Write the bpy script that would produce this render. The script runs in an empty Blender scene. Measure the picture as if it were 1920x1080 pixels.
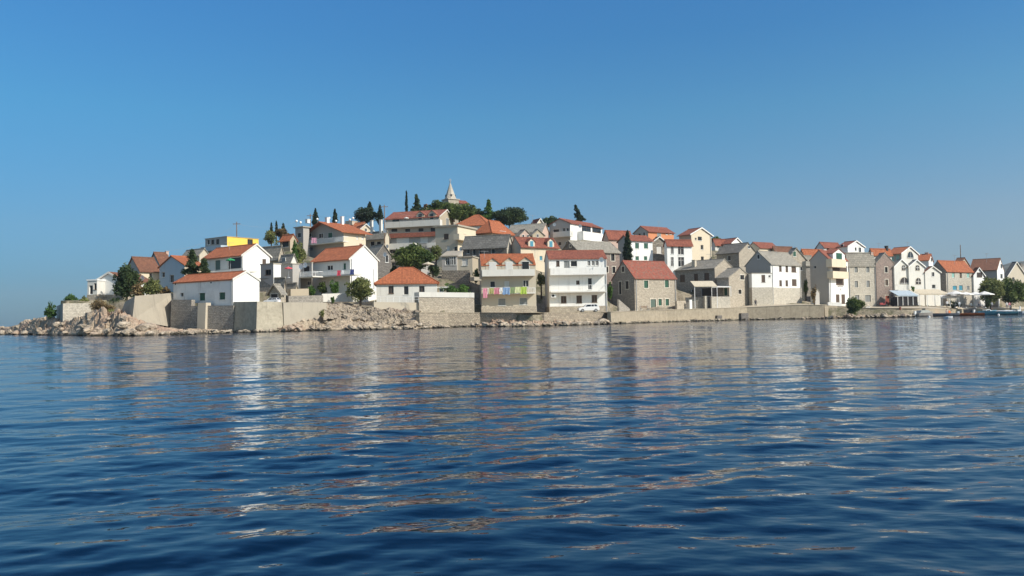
import bpy, bmesh, math, random
import numpy as np
from mathutils import Vector, Matrix, noise
from math import sin, cos, tan, radians, pi, atan2, sqrt
random.seed(7)
SC = bpy.context.scene
COL = SC.collection
# ---------------------------------------------------------------- camera
F, CX, CY, CZ = 1500.0, 960.0, 540.0, 1.5
ROLL, PITCH = radians(1.0), math.atan(53.2/1500)
up0 = Vector((0, -sin(PITCH), cos(PITCH)))
FWD = Vector((0, cos(PITCH), sin(PITCH)))
RGT = cos(ROLL)*Vector((1, 0, 0)) - sin(ROLL)*up0
UPV = cos(ROLL)*up0 + sin(ROLL)*Vector((1, 0, 0))
cam_d = bpy.data.cameras.new('camera')
cam = bpy.data.objects.new('camera', cam_d); COL.objects.link(cam)
cam_d.sensor_width = 36; cam_d.lens = 36*F/1920
cam_d.clip_start = 0.1; cam_d.clip_end = 30000
m = Matrix((RGT, UPV, -FWD)).transposed().to_4x4(); m.translation = Vector((0, 0, CZ))
cam.matrix_world = m
SC.camera = cam
# ---------------------------------------------------------------- light
SUN_EL, SUN_AZ = 36.0, 30.0          # azimuth: degrees from +X towards the camera side
sd = Vector((cos(radians(SUN_EL))*cos(radians(SUN_AZ)), -cos(radians(SUN_EL))*sin(radians(SUN_AZ)), sin(radians(SUN_EL))))
W = bpy.data.worlds.new('World'); SC.world = W; W.use_nodes = True
wn = W.node_tree; bg = wn.nodes['Background']
sky = wn.nodes.new('ShaderNodeTexSky'); sky.sky_type = 'NISHITA'; sky.sun_disc = False
sky.sun_elevation = radians(SUN_EL); sky.sun_rotation = atan2(sd.x, sd.y)
sky.altitude = 0; sky.air_density = 1.0; sky.dust_density = 0.6; sky.ozone_density = 3.0
# clear deep-blue late-summer sky: colour balance of the sky by elevation, greyer towards the right horizon
tcw = wn.nodes.new('ShaderNodeTexCoord'); spw = wn.nodes.new('ShaderNodeSeparateXYZ'); wn.links.new(tcw.outputs['Generated'], spw.inputs[0])
rpw = wn.nodes.new('ShaderNodeValToRGB'); wn.links.new(spw.outputs[2], rpw.inputs[0])
EL = [(0.0, (.15, .315, .48)), (.05, (.16, .33, .49)), (.11, (.225, .41, .53)), (.24, (.235, .585, .70)), (.37, (.24, .64, .86)), (.46, (.15, .47, .70)), (.62, (.11, .35, .56)), (.82, (.8, .85, .88)), (1.0, (1.5, 1.2, 1.05))]
while len(rpw.color_ramp.elements) < len(EL): rpw.color_ramp.elements.new(.5)
for e_, (p_, c_) in zip(rpw.color_ramp.elements, EL): e_.position = p_; e_.color = (*c_, 1)
mx = wn.nodes.new('ShaderNodeMix'); mx.data_type = 'RGBA'; mx.blend_type = 'MULTIPLY'; mx.inputs[0].default_value = 1
wn.links.new(sky.outputs[0], mx.inputs[6]); wn.links.new(rpw.outputs[0], mx.inputs[7])
mra = wn.nodes.new('ShaderNodeMapRange'); mra.inputs[1].default_value = -.55; mra.inputs[2].default_value = .55; wn.links.new(spw.outputs[0], mra.inputs[0])
mrb = wn.nodes.new('ShaderNodeMapRange'); mrb.inputs[1].default_value = .0; mrb.inputs[2].default_value = .33; mrb.inputs[3].default_value = 1; mrb.inputs[4].default_value = 0; wn.links.new(spw.outputs[2], mrb.inputs[0])
mlt = wn.nodes.new('ShaderNodeMath'); mlt.operation = 'MULTIPLY'; wn.links.new(mra.outputs[0], mlt.inputs[0]); wn.links.new(mrb.outputs[0], mlt.inputs[1])
mx2 = wn.nodes.new('ShaderNodeMix'); mx2.data_type = 'RGBA'; mx2.blend_type = 'MULTIPLY'; mx2.clamp_factor = False
wn.links.new(mlt.outputs[0], mx2.inputs[0]); wn.links.new(mx.outputs[2], mx2.inputs[6]); mx2.inputs[7].default_value = (2.6, 1.5, 1.22, 1)
mrc = wn.nodes.new('ShaderNodeMapRange'); mrc.inputs[1].default_value = .25; mrc.inputs[2].default_value = -.3; wn.links.new(spw.outputs[1], mrc.inputs[0])
mx3 = wn.nodes.new('ShaderNodeMix'); mx3.data_type = 'RGBA'; mx3.blend_type = 'MULTIPLY'; wn.links.new(mrc.outputs[0], mx3.inputs[0]); wn.links.new(mx2.outputs[2], mx3.inputs[6]); mx3.inputs[7].default_value = (2.6, 1.6, 1.15, 1)
wn.links.new(mx3.outputs[2], bg.inputs[0])
bg.inputs[1].default_value = 0.13
sl = bpy.data.lights.new('sun', 'SUN'); sl.energy = 4.0; sl.angle = radians(0.5); sl.color = (1.0, 0.93, 0.82)
so = bpy.data.objects.new('sun', sl); COL.objects.link(so)
so.rotation_euler = sd.to_track_quat('Z', 'Y').to_euler(); so.location = (60, -20, 80)
SC.view_settings.view_transform = 'Standard'; SC.view_settings.look = 'None'
SC.view_settings.exposure = 0.35; SC.view_settings.gamma = 1
# ---------------------------------------------------------------- projection helpers
def ray(px, py): return FWD + RGT*((px-CX)/F) + UPV*((CY-py)/F)
def P(px, py, d):
    r = ray(px, py); return Vector((0, 0, CZ)) + r*(d/r.y)
DF = [(437, 1.0), (482, 1.03), (531, 1.03), (612, 1.06), (704, 1.07), (786, 1.06), (889, 1.03), (1010, 1.03), (1022, 1.06), (1140, 1.06), (1190, 1.14), (1400, 1.17), (1560, 1.12), (1620, 1.10), (1645, 1.07), (1666, 1.0)]
_PR = P
def P(px, py, d): return _PR(px, py, d*float(np.interp(px, [a for a, b in DF], [b for a, b in DF])))
def hor(px): return 593.2-(px-960)*0.01746
def zat(x, y, py):
    k = (CY-py)/F        # (v.up) = k (v.fwd)
    a = x*UPV.x + y*UPV.y - k*(x*FWD.x + y*FWD.y)
    b = UPV.z - k*FWD.z
    return CZ - a/b
# ---------------------------------------------------------------- mesh builder
class MB:
    def __init__(s): s.v = []; s.f = []; s.m = []; s.t = []; s.smooth = False
    def poly(s, pts, mi=0):
        n = len(s.v); s.v += [tuple(p) for p in pts]; s.f.append(tuple(range(n, n+len(pts)))); s.m.append(mi); return s
    def box(s, a, b, mi=0):
        x0, y0, z0 = [min(a[i], b[i]) for i in range(3)]; x1, y1, z1 = [max(a[i], b[i]) for i in range(3)]
        n = len(s.v); s.v += [(x0,y0,z0),(x1,y0,z0),(x1,y1,z0),(x0,y1,z0),(x0,y0,z1),(x1,y0,z1),(x1,y1,z1),(x0,y1,z1)]
        for q in ((0,3,2,1),(4,5,6,7),(0,1,5,4),(1,2,6,5),(2,3,7,6),(3,0,4,7)): s.f.append(tuple(n+i for i in q)); s.m.append(mi)
        return s
    def prism(s, prof, dvec, mi=0):
        """extrude a closed 3d profile along dvec"""
        n = len(prof); d = Vector(dvec); a = len(s.v)
        s.v += [tuple(p) for p in prof] + [tuple(Vector(p)+d) for p in prof]
        s.f.append(tuple(range(a+n-1, a-1, -1))); s.m.append(mi)
        s.f.append(tuple(range(a+n, a+2*n))); s.m.append(mi)
        for i in range(n):
            j = (i+1) % n; s.f.append((a+i, a+j, a+n+j, a+n+i)); s.m.append(mi)
        return s
    def tube(s, p0, p1, r0, r1=None, n=6, mi=0):
        r1 = r0 if r1 is None else r1
        p0 = Vector(p0); p1 = Vector(p1); d = (p1-p0).normalized()
        u = d.orthogonal().normalized(); w = d.cross(u); a = len(s.v)
        for p, r in ((p0, r0), (p1, r1)):
            for i in range(n):
                t = 2*pi*i/n; s.v.append(tuple(p+(u*cos(t)+w*sin(t))*r))
        for i in range(n):
            j = (i+1) % n; s.f.append((a+i, a+j, a+n+j, a+n+i)); s.m.append(mi)
        s.f.append(tuple(range(a+n-1, a-1, -1))); s.m.append(mi); s.f.append(tuple(range(a+n, a+2*n))); s.m.append(mi)
        return s
    def build(s, name, mats, parent=None, loc=None):
        me = bpy.data.meshes.new(name); me.from_pydata(s.v, [], s.f)
        if not isinstance(mats, (list, tuple)): mats = [mats]
        for m_ in mats: me.materials.append(m_)
        me.polygons.foreach_set('material_index', s.m)
        bm = bmesh.new(); bm.from_mesh(me); bmesh.ops.recalc_face_normals(bm, faces=bm.faces); bm.to_mesh(me); bm.free()
        if s.smooth: me.polygons.foreach_set('use_smooth', [True]*len(me.polygons))
        uvl = me.uv_layers.new(name='UVMap'); Z = Vector((0, 0, 1)); uv = []
        for p in me.polygons:
            n = p.normal
            if abs(n.z) > 0.97: u, w = Vector((1, 0, 0)), Vector((0, 1, 0))
            else:
                u = Z.cross(n).normalized(); w = n.cross(u)
            for vi in p.vertices:
                co = me.vertices[vi].co; uv += [co.dot(u)+37.0, co.dot(w)+11.0]
        uvl.data.foreach_set('uv', uv)
        o = bpy.data.objects.new(name, me); COL.objects.link(o)
        if parent is not None: o.parent = parent
        if loc is not None: o.location = loc
        return o
def tag(o, label, cat, group=None):
    o['label'] = label; o['category'] = cat
    if group: o['group'] = group
    return o
def struct(o, kind='structure'): o['kind'] = kind; return o
def empty(name, loc, rz=0):
    o = bpy.data.objects.new(name, None); COL.objects.link(o); o.location = loc; o.rotation_euler = (0, 0, rz); o.empty_display_size = .3; return o
# ---------------------------------------------------------------- materials
def nm(name):
    m_ = bpy.data.materials.new(name); m_.use_nodes = True; nt = m_.node_tree
    return m_, nt, nt.nodes['Principled BSDF']
def N(nt, t, **kw):
    n = nt.nodes.new(t)
    for k, v in kw.items():
        if k in n.inputs: n.inputs[k].default_value = v
        else: setattr(n, k, v)
    return n
def c4(c): return (c[0], c[1], c[2], 1)
def mixc(nt, fac, a, b, mode='MIX'):
    n = nt.nodes.new('ShaderNodeMix'); n.data_type = 'RGBA'; n.blend_type = mode
    for i, v in ((0, fac), (6, a), (7, b)):
        if hasattr(v, 'links') or isinstance(v, bpy.types.NodeSocket): nt.links.new(v, n.inputs[i])
        else: n.inputs[i].default_value = v if i == 0 else c4(v)
    return n.outputs[2]
def ramp(nt, src, pts):
    r = nt.nodes.new('ShaderNodeValToRGB'); e = r.color_ramp.elements
    while len(e) < len(pts): e.new(0.5)
    for i, (p, v) in enumerate(pts):
        e[i].position = p; e[i].color = (v, v, v, 1) if not isinstance(v, tuple) else c4(v)
    nt.links.new(src, r.inputs[0]); return r.outputs[0]
def uvmap(nt, scale=(1, 1, 1)):
    u = nt.nodes.new('ShaderNodeUVMap'); mp = nt.nodes.new('ShaderNodeMapping'); mp.inputs['Scale'].default_value = scale
    oi = nt.nodes.new('ShaderNodeObjectInfo')
    ad = nt.nodes.new('ShaderNodeVectorMath'); ad.operation = 'MULTIPLY_ADD'
    cb = nt.nodes.new('ShaderNodeCombineXYZ')
    nt.links.new(oi.outputs['Random'], cb.inputs[0]); nt.links.new(oi.outputs['Random'], cb.inputs[2])
    ad.inputs[1].default_value = (97, 0, 31)
    nt.links.new(cb.outputs[0], ad.inputs[0]); nt.links.new(u.outputs[0], ad.inputs[2])
    nt.links.new(ad.outputs[0], mp.inputs[0]); return mp.outputs[0]
def bump(nt, bsdf, h, dist=.05, st=1):
    b = nt.nodes.new('ShaderNodeBump'); b.inputs['Distance'].default_value = dist; b.inputs['Strength'].default_value = st
    nt.links.new(h, b.inputs['Height']); nt.links.new(b.outputs[0], bsdf.inputs['Normal']); return b
def tideband(nt, c, nz):
    g = nt.nodes.new('ShaderNodeNewGeometry'); sp = nt.nodes.new('ShaderNodeSeparateXYZ'); nt.links.new(g.outputs['Position'], sp.inputs[0])
    ad = nt.nodes.new('ShaderNodeMath'); ad.operation = 'MULTIPLY_ADD'; ad.inputs[1].default_value = 1.3; nt.links.new(nz, ad.inputs[0]); nt.links.new(sp.outputs[2], ad.inputs[2])
    c = mixc(nt, ramp(nt, ad.outputs[0], [(.95, .6), (1.0, 0.0)]) if False else ramp(nt, ad.outputs[0], [(.78, 1.0), (.99, .0)]), c, (.05, .045, .03)); return c
def plaster(name, col, stain=.35, dirt=(.32, .29, .25), tide=False):
    m_, nt, b = nm(name); v = uvmap(nt)
    n1 = N(nt, 'ShaderNodeTexNoise', Scale=.55, Detail=8.0, Roughness=.65); nt.links.new(v, n1.inputs[0])
    v2 = uvmap(nt, (1.6, .16, 1)); n2 = N(nt, 'ShaderNodeTexNoise', Scale=1.1, Detail=6.0, Roughness=.6); nt.links.new(v2, n2.inputs[0])
    f1 = ramp(nt, n1.outputs[0], [(.48, 0.0), (.78, stain)]); f2 = ramp(nt, n2.outputs[0], [(.55, 0.0), (.8, stain)])
    c = mixc(nt, f1, col, tuple(x*.72+y*.1 for x, y in zip(col, dirt))); c = mixc(nt, f2, c, dirt)
    if tide:
        n4 = N(nt, 'ShaderNodeTexNoise', Scale=2.2, Detail=8.0, Roughness=.75); nt.links.new(v, n4.inputs[0]); c = mixc(nt, 1.0, c, ramp(nt, n4.outputs[0], [(.3, .62), (.7, 1.15)]), 'MULTIPLY'); c = tideband(nt, c, n1.outputs[0])
    nt.links.new(c, b.inputs['Base Color']); b.inputs['Roughness'].default_value = .9
    bump(nt, b, n1.outputs[0], .03); return m_
def stone(name, c1, c2, mortar, w=.44, h=.21, stain=.3, tide=False):
    m_, nt, b = nm(name); v = uvmap(nt)
    nn = N(nt, 'ShaderNodeTexNoise', Scale=1.7, Detail=3.0); nt.links.new(v, nn.inputs[0])
    vm = nt.nodes.new('ShaderNodeVectorMath'); vm.operation = 'MULTIPLY_ADD'; vm.inputs[1].default_value = (.5, .3, 0)
    nt.links.new(nn.outputs['Color'], vm.inputs[0]); nt.links.new(v, vm.inputs[2])
    br = N(nt, 'ShaderNodeTexBrick', Scale=1.0); br.inputs['Color1'].default_value = c4(c1); br.inputs['Color2'].default_value = c4(c2)
    br.inputs['Mortar'].default_value = c4(mortar); br.inputs['Mortar Size'].default_value = .028; br.inputs['Brick Width'].default_value = w
    br.inputs['Row Height'].default_value = h; br.inputs['Bias'].default_value = 0; nt.links.new(vm.outputs[0], br.inputs[0])
    n1 = N(nt, 'ShaderNodeTexNoise', Scale=.4, Detail=8.0, Roughness=.7); nt.links.new(v, n1.inputs[0])
    n3 = N(nt, 'ShaderNodeTexNoise', Scale=3.1, Detail=4.0, Roughness=.7); nt.links.new(v, n3.inputs[0])
    f = ramp(nt, n1.outputs[0], [(.45, 0.0), (.8, stain)]); f3 = ramp(nt, n3.outputs[0], [(.3, .72), (.7, 1.12)])
    c = mixc(nt, f, br.outputs[0], tuple(x*.45 for x in c1)); c = mixc(nt, 1.0, c, f3, 'MULTIPLY')
    if tide: c = tideband(nt, c, n1.outputs[0])
    nt.links.new(c, b.inputs['Base Color']); b.inputs['Roughness'].default_value = .92
    bump(nt, b, n3.outputs[0], .07); return m_
def tile(name, c1, c2, dark, w=.24, h=.42, var=.5):
    m_, nt, b = nm(name); v = uvmap(nt)
    br = N(nt, 'ShaderNodeTexBrick', Scale=1.0); br.offset = 0.0
    br.inputs['Color1'].default_value = c4(c1); br.inputs['Color2'].default_value = c4(c2); br.inputs['Mortar'].default_value = c4(dark)
    br.inputs['Mortar Size'].default_value = .018; br.inputs['Brick Width'].default_value = w; br.inputs['Row Height'].default_value = h
    nt.links.new(v, br.inputs[0])
    n1 = N(nt, 'ShaderNodeTexNoise', Scale=.5, Detail=9.0, Roughness=.72); nt.links.new(v, n1.inputs[0])
    n2 = N(nt, 'ShaderNodeTexNoise', Scale=3.0, Detail=3.0); nt.links.new(v, n2.inputs[0])
    c = mixc(nt, ramp(nt, n1.outputs[0], [(.45, 0.0), (.75, var)]), br.outputs[0], dark)
    c = mixc(nt, 1.0, c, ramp(nt, n2.outputs[0], [(.3, .75), (.7, 1.15)]), 'MULTIPLY')
    nt.links.new(c, b.inputs['Base Color']); b.inputs['Roughness'].default_value = .85
    wv = N(nt, 'ShaderNodeTexWave', Scale=4.2/2); wv.bands_direction = 'X'; nt.links.new(v, wv.inputs[0])
    bump(nt, b, wv.outputs['Fac'], .08, 1); return m_
def flat(name, col, rough=.6, metal=0, var=.15):
    m_, nt, b = nm(name); tc = nt.nodes.new('ShaderNodeTexCoord')
    n1 = N(nt, 'ShaderNodeTexNoise', Scale=2.3, Detail=5.0); nt.links.new(tc.outputs['Object'], n1.inputs[0])
    c = mixc(nt, 1.0, col, ramp(nt, n1.outputs[0], [(.3, 1-var), (.7, 1+var)]), 'MULTIPLY')
    nt.links.new(c, b.inputs['Base Color']); b.inputs['Roughness'].default_value = rough; b.inputs['Metallic'].default_value = metal; return m_
def shutter(name, col):
    m_, nt, b = nm(name); v = uvmap(nt)
    wv = N(nt, 'ShaderNodeTexWave', Scale=5.0); wv.bands_direction = 'Y'; nt.links.new(v, wv.inputs[0])
    nt.links.new(mixc(nt, wv.outputs['Fac'], tuple(x*.5 for x in col), tuple(x*1.25 for x in col)), b.inputs['Base Color'])
    b.inputs['Roughness'].default_value = .6; return m_
M = {}
M['white'] = plaster('white_plaster', (.82, .81, .77), .42)
M['whited'] = plaster('weathered_white_plaster', (.78, .77, .74), .95, (.38, .36, .33))
M['offw'] = plaster('off_white_plaster', (.68, .66, .60), .45)
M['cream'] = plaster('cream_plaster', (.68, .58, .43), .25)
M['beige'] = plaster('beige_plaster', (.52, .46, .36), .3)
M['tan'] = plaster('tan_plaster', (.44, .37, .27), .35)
M['grey'] = plaster('grey_and_shaded_plaster', (.40, .38, .35), .4)  # grey walls, and shaded faces of paler houses with shade in the colour
M['bluep'] = plaster('pale_blue_plaster', (.42, .50, .56), .25)
M['yellow'] = plaster('yellow_plaster', (.88, .57, .10), .12)
M['pink'] = plaster('pink_plaster', (.55, .40, .33), .3)
M['orange'] = plaster('orange_plaster', (.62, .25, .12), .3)
M['conc'] = plaster('weathered_concrete', (.40, .355, .28), .9, (.22, .195, .16))
M['concd'] = plaster('dark_concrete', (.20, .18, .16), .6)
M['sand'] = plaster('sandy_quay_concrete', (.50, .43, .32), .55, (.26, .22, .17))
M['qsand'] = plaster('tidal_quay_concrete', (.41, .345, .25), .8, (.22, .18, .13), True)
M['qstone'] = stone('tidal_quay_stone', (.50, .42, .31), (.33, .28, .21), (.18, .15, .12), tide=True)
M['qconc'] = plaster('tidal_concrete', (.46, .41, .31), .8, (.24, .21, .17), True)
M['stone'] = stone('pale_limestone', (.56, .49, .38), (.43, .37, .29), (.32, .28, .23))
M['stoneg'] = stone('grey_and_shaded_limestone', (.42, .385, .33), (.30, .275, .24), (.21, .19, .165))  # grey stone, also the shaded-side copy of pale limestone, shade in its colour
M['stoned'] = stone('dark_and_shaded_stone', (.24, .215, .19), (.165, .15, .135), (.12, .11, .10))  # dark stone, and stone faces with their shade put into the colour
M['stonew'] = stone('white_limestone', (.62, .57, .48), (.50, .46, .38), (.42, .38, .31))
M['stonep'] = stone('pinkish_stone', (.40, .30, .25), (.28, .22, .19), (.22, .18, .15))
M['rubble'] = stone('rubble_stone', (.42, .36, .29), (.24, .21, .17), (.10, .09, .07), .45, .3, .5)
M['otile'] = tile('orange_roof_tiles', (.62, .205, .085), (.50, .155, .06), (.32, .10, .055), var=.4)
M['rtile'] = tile('red_roof_tiles', (.47, .155, .09), (.35, .11, .07), (.19, .075, .055), var=.6)
M['btile'] = tile('weathered_brown_tiles', (.34, .15, .085), (.26, .11, .065), (.16, .09, .06), var=.6)
M['mtile'] = tile('mottled_red_tiles', (.50, .13, .08), (.36, .20, .14), (.24, .05, .04), w=.3, h=.36, var=.3)
M['slab'] = stone('grey_stone_slabs', (.37, .34, .28), (.28, .26, .22), (.18, .17, .14), .7, .5, .4)
M['dslab'] = stone('dark_stone_slabs', (.22, .21, .19), (.15, .145, .13), (.09, .09, .08), .7, .5, .5)
M['dark'] = flat('dark_opening', (.012, .013, .015), .4)
m_, nt, b = nm('window_glass'); b.inputs['Base Color'].default_value = (.02, .025, .03, 1); b.inputs['Roughness'].default_value = .08; M['glass'] = m_
M['wframe'] = flat('white_frame', (.75, .74, .70)); M['bframe'] = flat('brown_frame', (.13, .08, .05)); M['sframe'] = flat('stone_surround', (.62, .57, .47))
M['gsh'] = shutter('green_shutters', (.02, .10, .06)); M['bsh'] = shutter('brown_shutters', (.10, .065, .045)); M['wsh'] = shutter('white_shutters', (.74, .72, .67))
M['tsh'] = shutter('turquoise_shutters', (.30, .55, .48)); M['lsh'] = shutter('blue_shutters', (.06, .28, .38)); M['ysh'] = shutter('grey_shutters', (.25, .26, .25))
M['rdoor'] = shutter('red_brown_door', (.30, .07, .04)); M['gdoor'] = shutter('green_grey_door', (.10, .15, .12))
M['metal'] = flat('painted_metal', (.35, .36, .37), .45, .3); M['wpaint'] = flat('white_paint', (.82, .82, .80), .4, 0, .06)
M['black'] = flat('black_rubber', (.02, .02, .02), .7); M['wood'] = flat('weathered_wood', (.20, .13, .08), .8, 0, .4)
M['bark'] = flat('bark', (.09, .065, .045), .95, 0, .4)
def leafmat(name, dk, lt):
    m_, nt, b = nm(name); at = nt.nodes.new('ShaderNodeAttribute'); at.attribute_name = 'tint'
    nt.links.new(mixc(nt, at.outputs['Fac'], dk, lt), b.inputs['Base Color']); b.inputs['Roughness'].default_value = .75
    tr = nt.nodes.new('ShaderNodeBsdfTranslucent'); nt.links.new(b.inputs['Base Color'].links[0].from_socket, tr.inputs[0]); ms = nt.nodes.new('ShaderNodeMixShader'); ms.inputs[0].default_value = .38
    nt.links.new(b.outputs[0], ms.inputs[1]); nt.links.new(tr.outputs[0], ms.inputs[2]); nt.links.new(ms.outputs[0], nt.nodes['Material Output'].inputs[0])
    return m_
M['pine'] = leafmat('pine_needles', (.045, .085, .02), (.19, .24, .06))
M['dpine'] = leafmat('dark_pine_needles', (.025, .052, .022), (.10, .145, .05))
M['cyp'] = leafmat('cypress_foliage', (.014, .034, .016), (.055, .09, .04))
M['olive'] = leafmat('olive_foliage', (.09, .12, .035), (.33, .34, .12))
M['green'] = leafmat('green_foliage', (.04, .10, .02), (.16, .28, .06))
M['dry'] = leafmat('dry_brush', (.12, .085, .04), (.36, .26, .12))
# ---------------------------------------------------------------- house builder
VIS = []      # (x0, x1, basey, d) keeps the ground from hiding things
CTRL = []     # ground control points (x, y, z)
KIND = {'d': ('glass', 'wframe'), 'k': ('dark', None), 'm': ('glass', 'bframe'), 'g': ('gsh', None), 'b': ('bsh', None), 'w': ('wsh', None),
        't': ('tsh', None), 'l': ('lsh', None), 'y': ('ysh', None), 'R': ('rdoor', None), 'G': ('gdoor', None), 'K': ('dark', None), 'a': ('glass', 'wframe')}
def house(name, label, x0, xc, x1, d, th, base, eave, ridge, ax='A', roof='gable', wall='white', rm='otile', La=None, Lb=None,
          win='', sur=None, bal=(), ch=(), dorm=(), e=.35, g=.2, trim=None, wallA=None, found=2.5, basem=None, hipf=1.0, cat='house', lv=None, flatz=.22, seg=None, shf='A', fb=None, ctrl=True, pipe=()):
    if xc > 1660: d *= 1.1
    th = radians(th); a = Vector((-cos(th), sin(th), 0)); bv = Vector((sin(th), cos(th), 0))
    K = P(xc, base, d)
    def L(px, dirv):
        r = ray(px, base); A = dirv; # K.xy + u*dir = s*r.xy
        det = A.x*(-r.y) - A.y*(-r.x); u = (-(K.x)*(-r.y) + (K.y)*(-r.x))/det; return u
    if x0 is not None: La = L(x0, a)
    if x1 is not None: Lb = L(x1, bv)
    H = zat(K.x, K.y, eave)-K.z
    if not (1.5 < La < 26 and 1.5 < Lb < 26): print('DIM', label[:40], 'La %.1f Lb %.1f H %.1f' % (La, Lb, H))
    root = empty(name, K, pi/2-th); tag(root, label, cat, 'houses of the village')
    MW = Matrix.Translation(K) @ Matrix.Rotation(pi/2-th, 4, 'Z'); IW = MW.inverted(); C0 = IW @ Vector((0, 0, CZ))
    def hit(face, px, py, off=0):
        rl = (IW.to_3x3() @ ray(px, py)); i = 0 if face == 'A' else 1
        s = (-off-C0[i])/rl[i]; p = C0+rl*s; return (p[1-i], p.z)
    def pt(face, u, z, out=0): return Vector((-out, u, z)) if face == 'A' else Vector((u, -out, z))
    hr = None; R = H
    if roof in ('gable', 'hip', 'shed'):
        if roof == 'gable':
            gx = K + (bv*Lb/2 if ax == 'A' else a*La/2)
        elif roof == 'hip': gx = K + bv*Lb/2 + a*La/2
        else: gx = K + (a*La if shf == 'A' else bv*Lb)
        R = zat(gx.x, gx.y, ridge)-K.z
        if R < H+.2: print('RIDGE', label[:40], R, H); R = H+.5
    # --- windows
    holes = {'A': [], 'B': []}; wl = []
    for s in [q.strip() for q in win.split(';') if q.strip()]:
        q = s.split(); fc = q[0]; n_ = [float(z) for z in q[1:5]]; k = q[5]
        u0, z0 = hit(fc, n_[0], n_[3]); u1, z1 = hit(fc, n_[2], n_[1])
        if u0 > u1: u0, u1 = u1, u0
        LL = La if fc == 'A' else Lb
        u0 = max(u0, .08); u1 = min(u1, LL-.08)
        if u1-u0 < .15 or z1-z0 < .15: print('WIN?', label[:30], s, u0, u1, z0, z1); continue
        inr = z1 < H-.1 and k != 'a'
        for h in holes[fc]:
            if not (u1 < h[0]-.02 or u0 > h[1]+.02 or z1 < h[2]-.02 or z0 > h[3]+.02): inr = False
        if inr: holes[fc].append((u0, u1, z0, z1))
        wl.append((fc, u0, u1, z0, z1, k, inr))
    # --- walls
    REC = .2
    mb = MB(); bmb = MB()
    fbz = -found
    if basem: fbz = zat(K.x, K.y, basem[1])-K.z
    for fc in 'AB':
        LL = La if fc == 'A' else Lb
        mi = 1 if (fc == 'A' and wallA) else 0  # wallA often darkens the sun-averted face, shade put into its colour
        us = sorted(set([0, LL]+[h[0] for h in holes[fc]]+[h[1] for h in holes[fc]])); zs = sorted(set([-found if not basem else fbz, H]+[h[2] for h in holes[fc]]+[h[3] for h in holes[fc]]))
        if basem: zs = [z for z in zs if z >= fbz]
        for i in range(len(us)-1):
            for j in range(len(zs)-1):
                uc, zc = (us[i]+us[i+1])/2, (zs[j]+zs[j+1])/2
                if any(h[0] < uc < h[1] and h[2] < zc < h[3] for h in holes[fc]): continue
                mb.poly([pt(fc, us[i], zs[j]), pt(fc, us[i+1], zs[j]), pt(fc, us[i+1], zs[j+1]), pt(fc, us[i], zs[j+1])], mi)
        for (u0, u1, z0, z1) in holes[fc]:
            c = [(u0, z0), (u1, z0), (u1, z1), (u0, z1)]
            for i in range(4):
                p, q = c[i], c[(i+1) % 4]; mb.poly([pt(fc, *p), pt(fc, *q), pt(fc, *q, -REC), pt(fc, *p, -REC)], mi)
            mb.poly([pt(fc, *p, -REC) for p in c], mi)
    zb = fbz if basem else -found
    mb.poly([(Lb, 0, zb), (Lb, La, zb), (Lb, La, H), (Lb, 0, H)]); mb.poly([(0, La, zb), (Lb, La, zb), (Lb, La, H), (0, La, H)])
    if roof == 'gable':
        if ax == 'A':
            for t in (0, La): mb.poly([(0, t, H), (Lb, t, H), (Lb/2, t, R)])
        else:
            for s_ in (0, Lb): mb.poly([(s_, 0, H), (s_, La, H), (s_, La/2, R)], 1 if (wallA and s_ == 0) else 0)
    elif roof == 'shed':
        if shf == 'A':
            mb.poly([(0, 0, H), (0, La, H), (0, La, R)], 1 if wallA else 0); mb.poly([(Lb, 0, H), (Lb, La, H), (Lb, La, R)]); mb.poly([(0, La, H), (Lb, La, H), (Lb, La, R), (0, La, R)])
        else:
            mb.poly([(0, 0, H), (Lb, 0, H), (Lb, 0, R)]); mb.poly([(0, La, H), (Lb, La, H), (Lb, La, R)]); mb.poly([(Lb, 0, H), (Lb, La, H), (Lb, La, R), (Lb, 0, R)])
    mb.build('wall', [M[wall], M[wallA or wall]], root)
    if basem:
        bb = MB(); bb.box((-.06, -.06, -found), (Lb+.06, La+.06, fbz)); bb.build('base_wall', M[basem[0]], root)
    # --- roof
    T = .16; rf = None; r_ = MB()
    if roof == 'gable':
        W_ = Lb if ax == 'A' else La; LN = La if ax == 'A' else Lb; k = (R-H)/(W_/2)
        pr = [(-e, H-k*e), (W_/2, R), (W_+e, H-k*e), (W_+e, H-k*e+T), (W_/2, R+T), (-e, H-k*e+T)]
        def v3(p, t): return (p[0], t, p[1]) if ax == 'A' else (t, p[0], p[1])
        r_.prism([v3(p, -g) for p in pr], (0, LN+2*g, 0) if ax == 'A' else (LN+2*g, 0, 0))
        rc = [(W_/2-.16, R+T-.1), (W_/2+.16, R+T-.1), (W_/2+.1, R+T+.07), (W_/2-.1, R+T+.07)]
        r_.prism([v3(p, -g-.02) for p in rc], (0, LN+2*g+.04, 0) if ax == 'A' else (LN+2*g+.04, 0, 0))
    elif roof == 'hip':
        k = (R-H)/(min(La, Lb)/2); ins = min(La, Lb)/2*hipf; ez = H-k*e*.8
        if La > Lb: A1, A2 = (Lb/2, ins), (Lb/2, La-ins)
        else: A1, A2 = (ins, La/2), (Lb-ins, La/2)
        c = [(-e, -e), (Lb+e, -e), (Lb+e, La+e), (-e, La+e)]
        p1 = (*A1, R+T); p2 = (*A2, R+T); cc = [(*q, ez+T) for q in c]; cl = [(*q, ez) for q in c]
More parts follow.
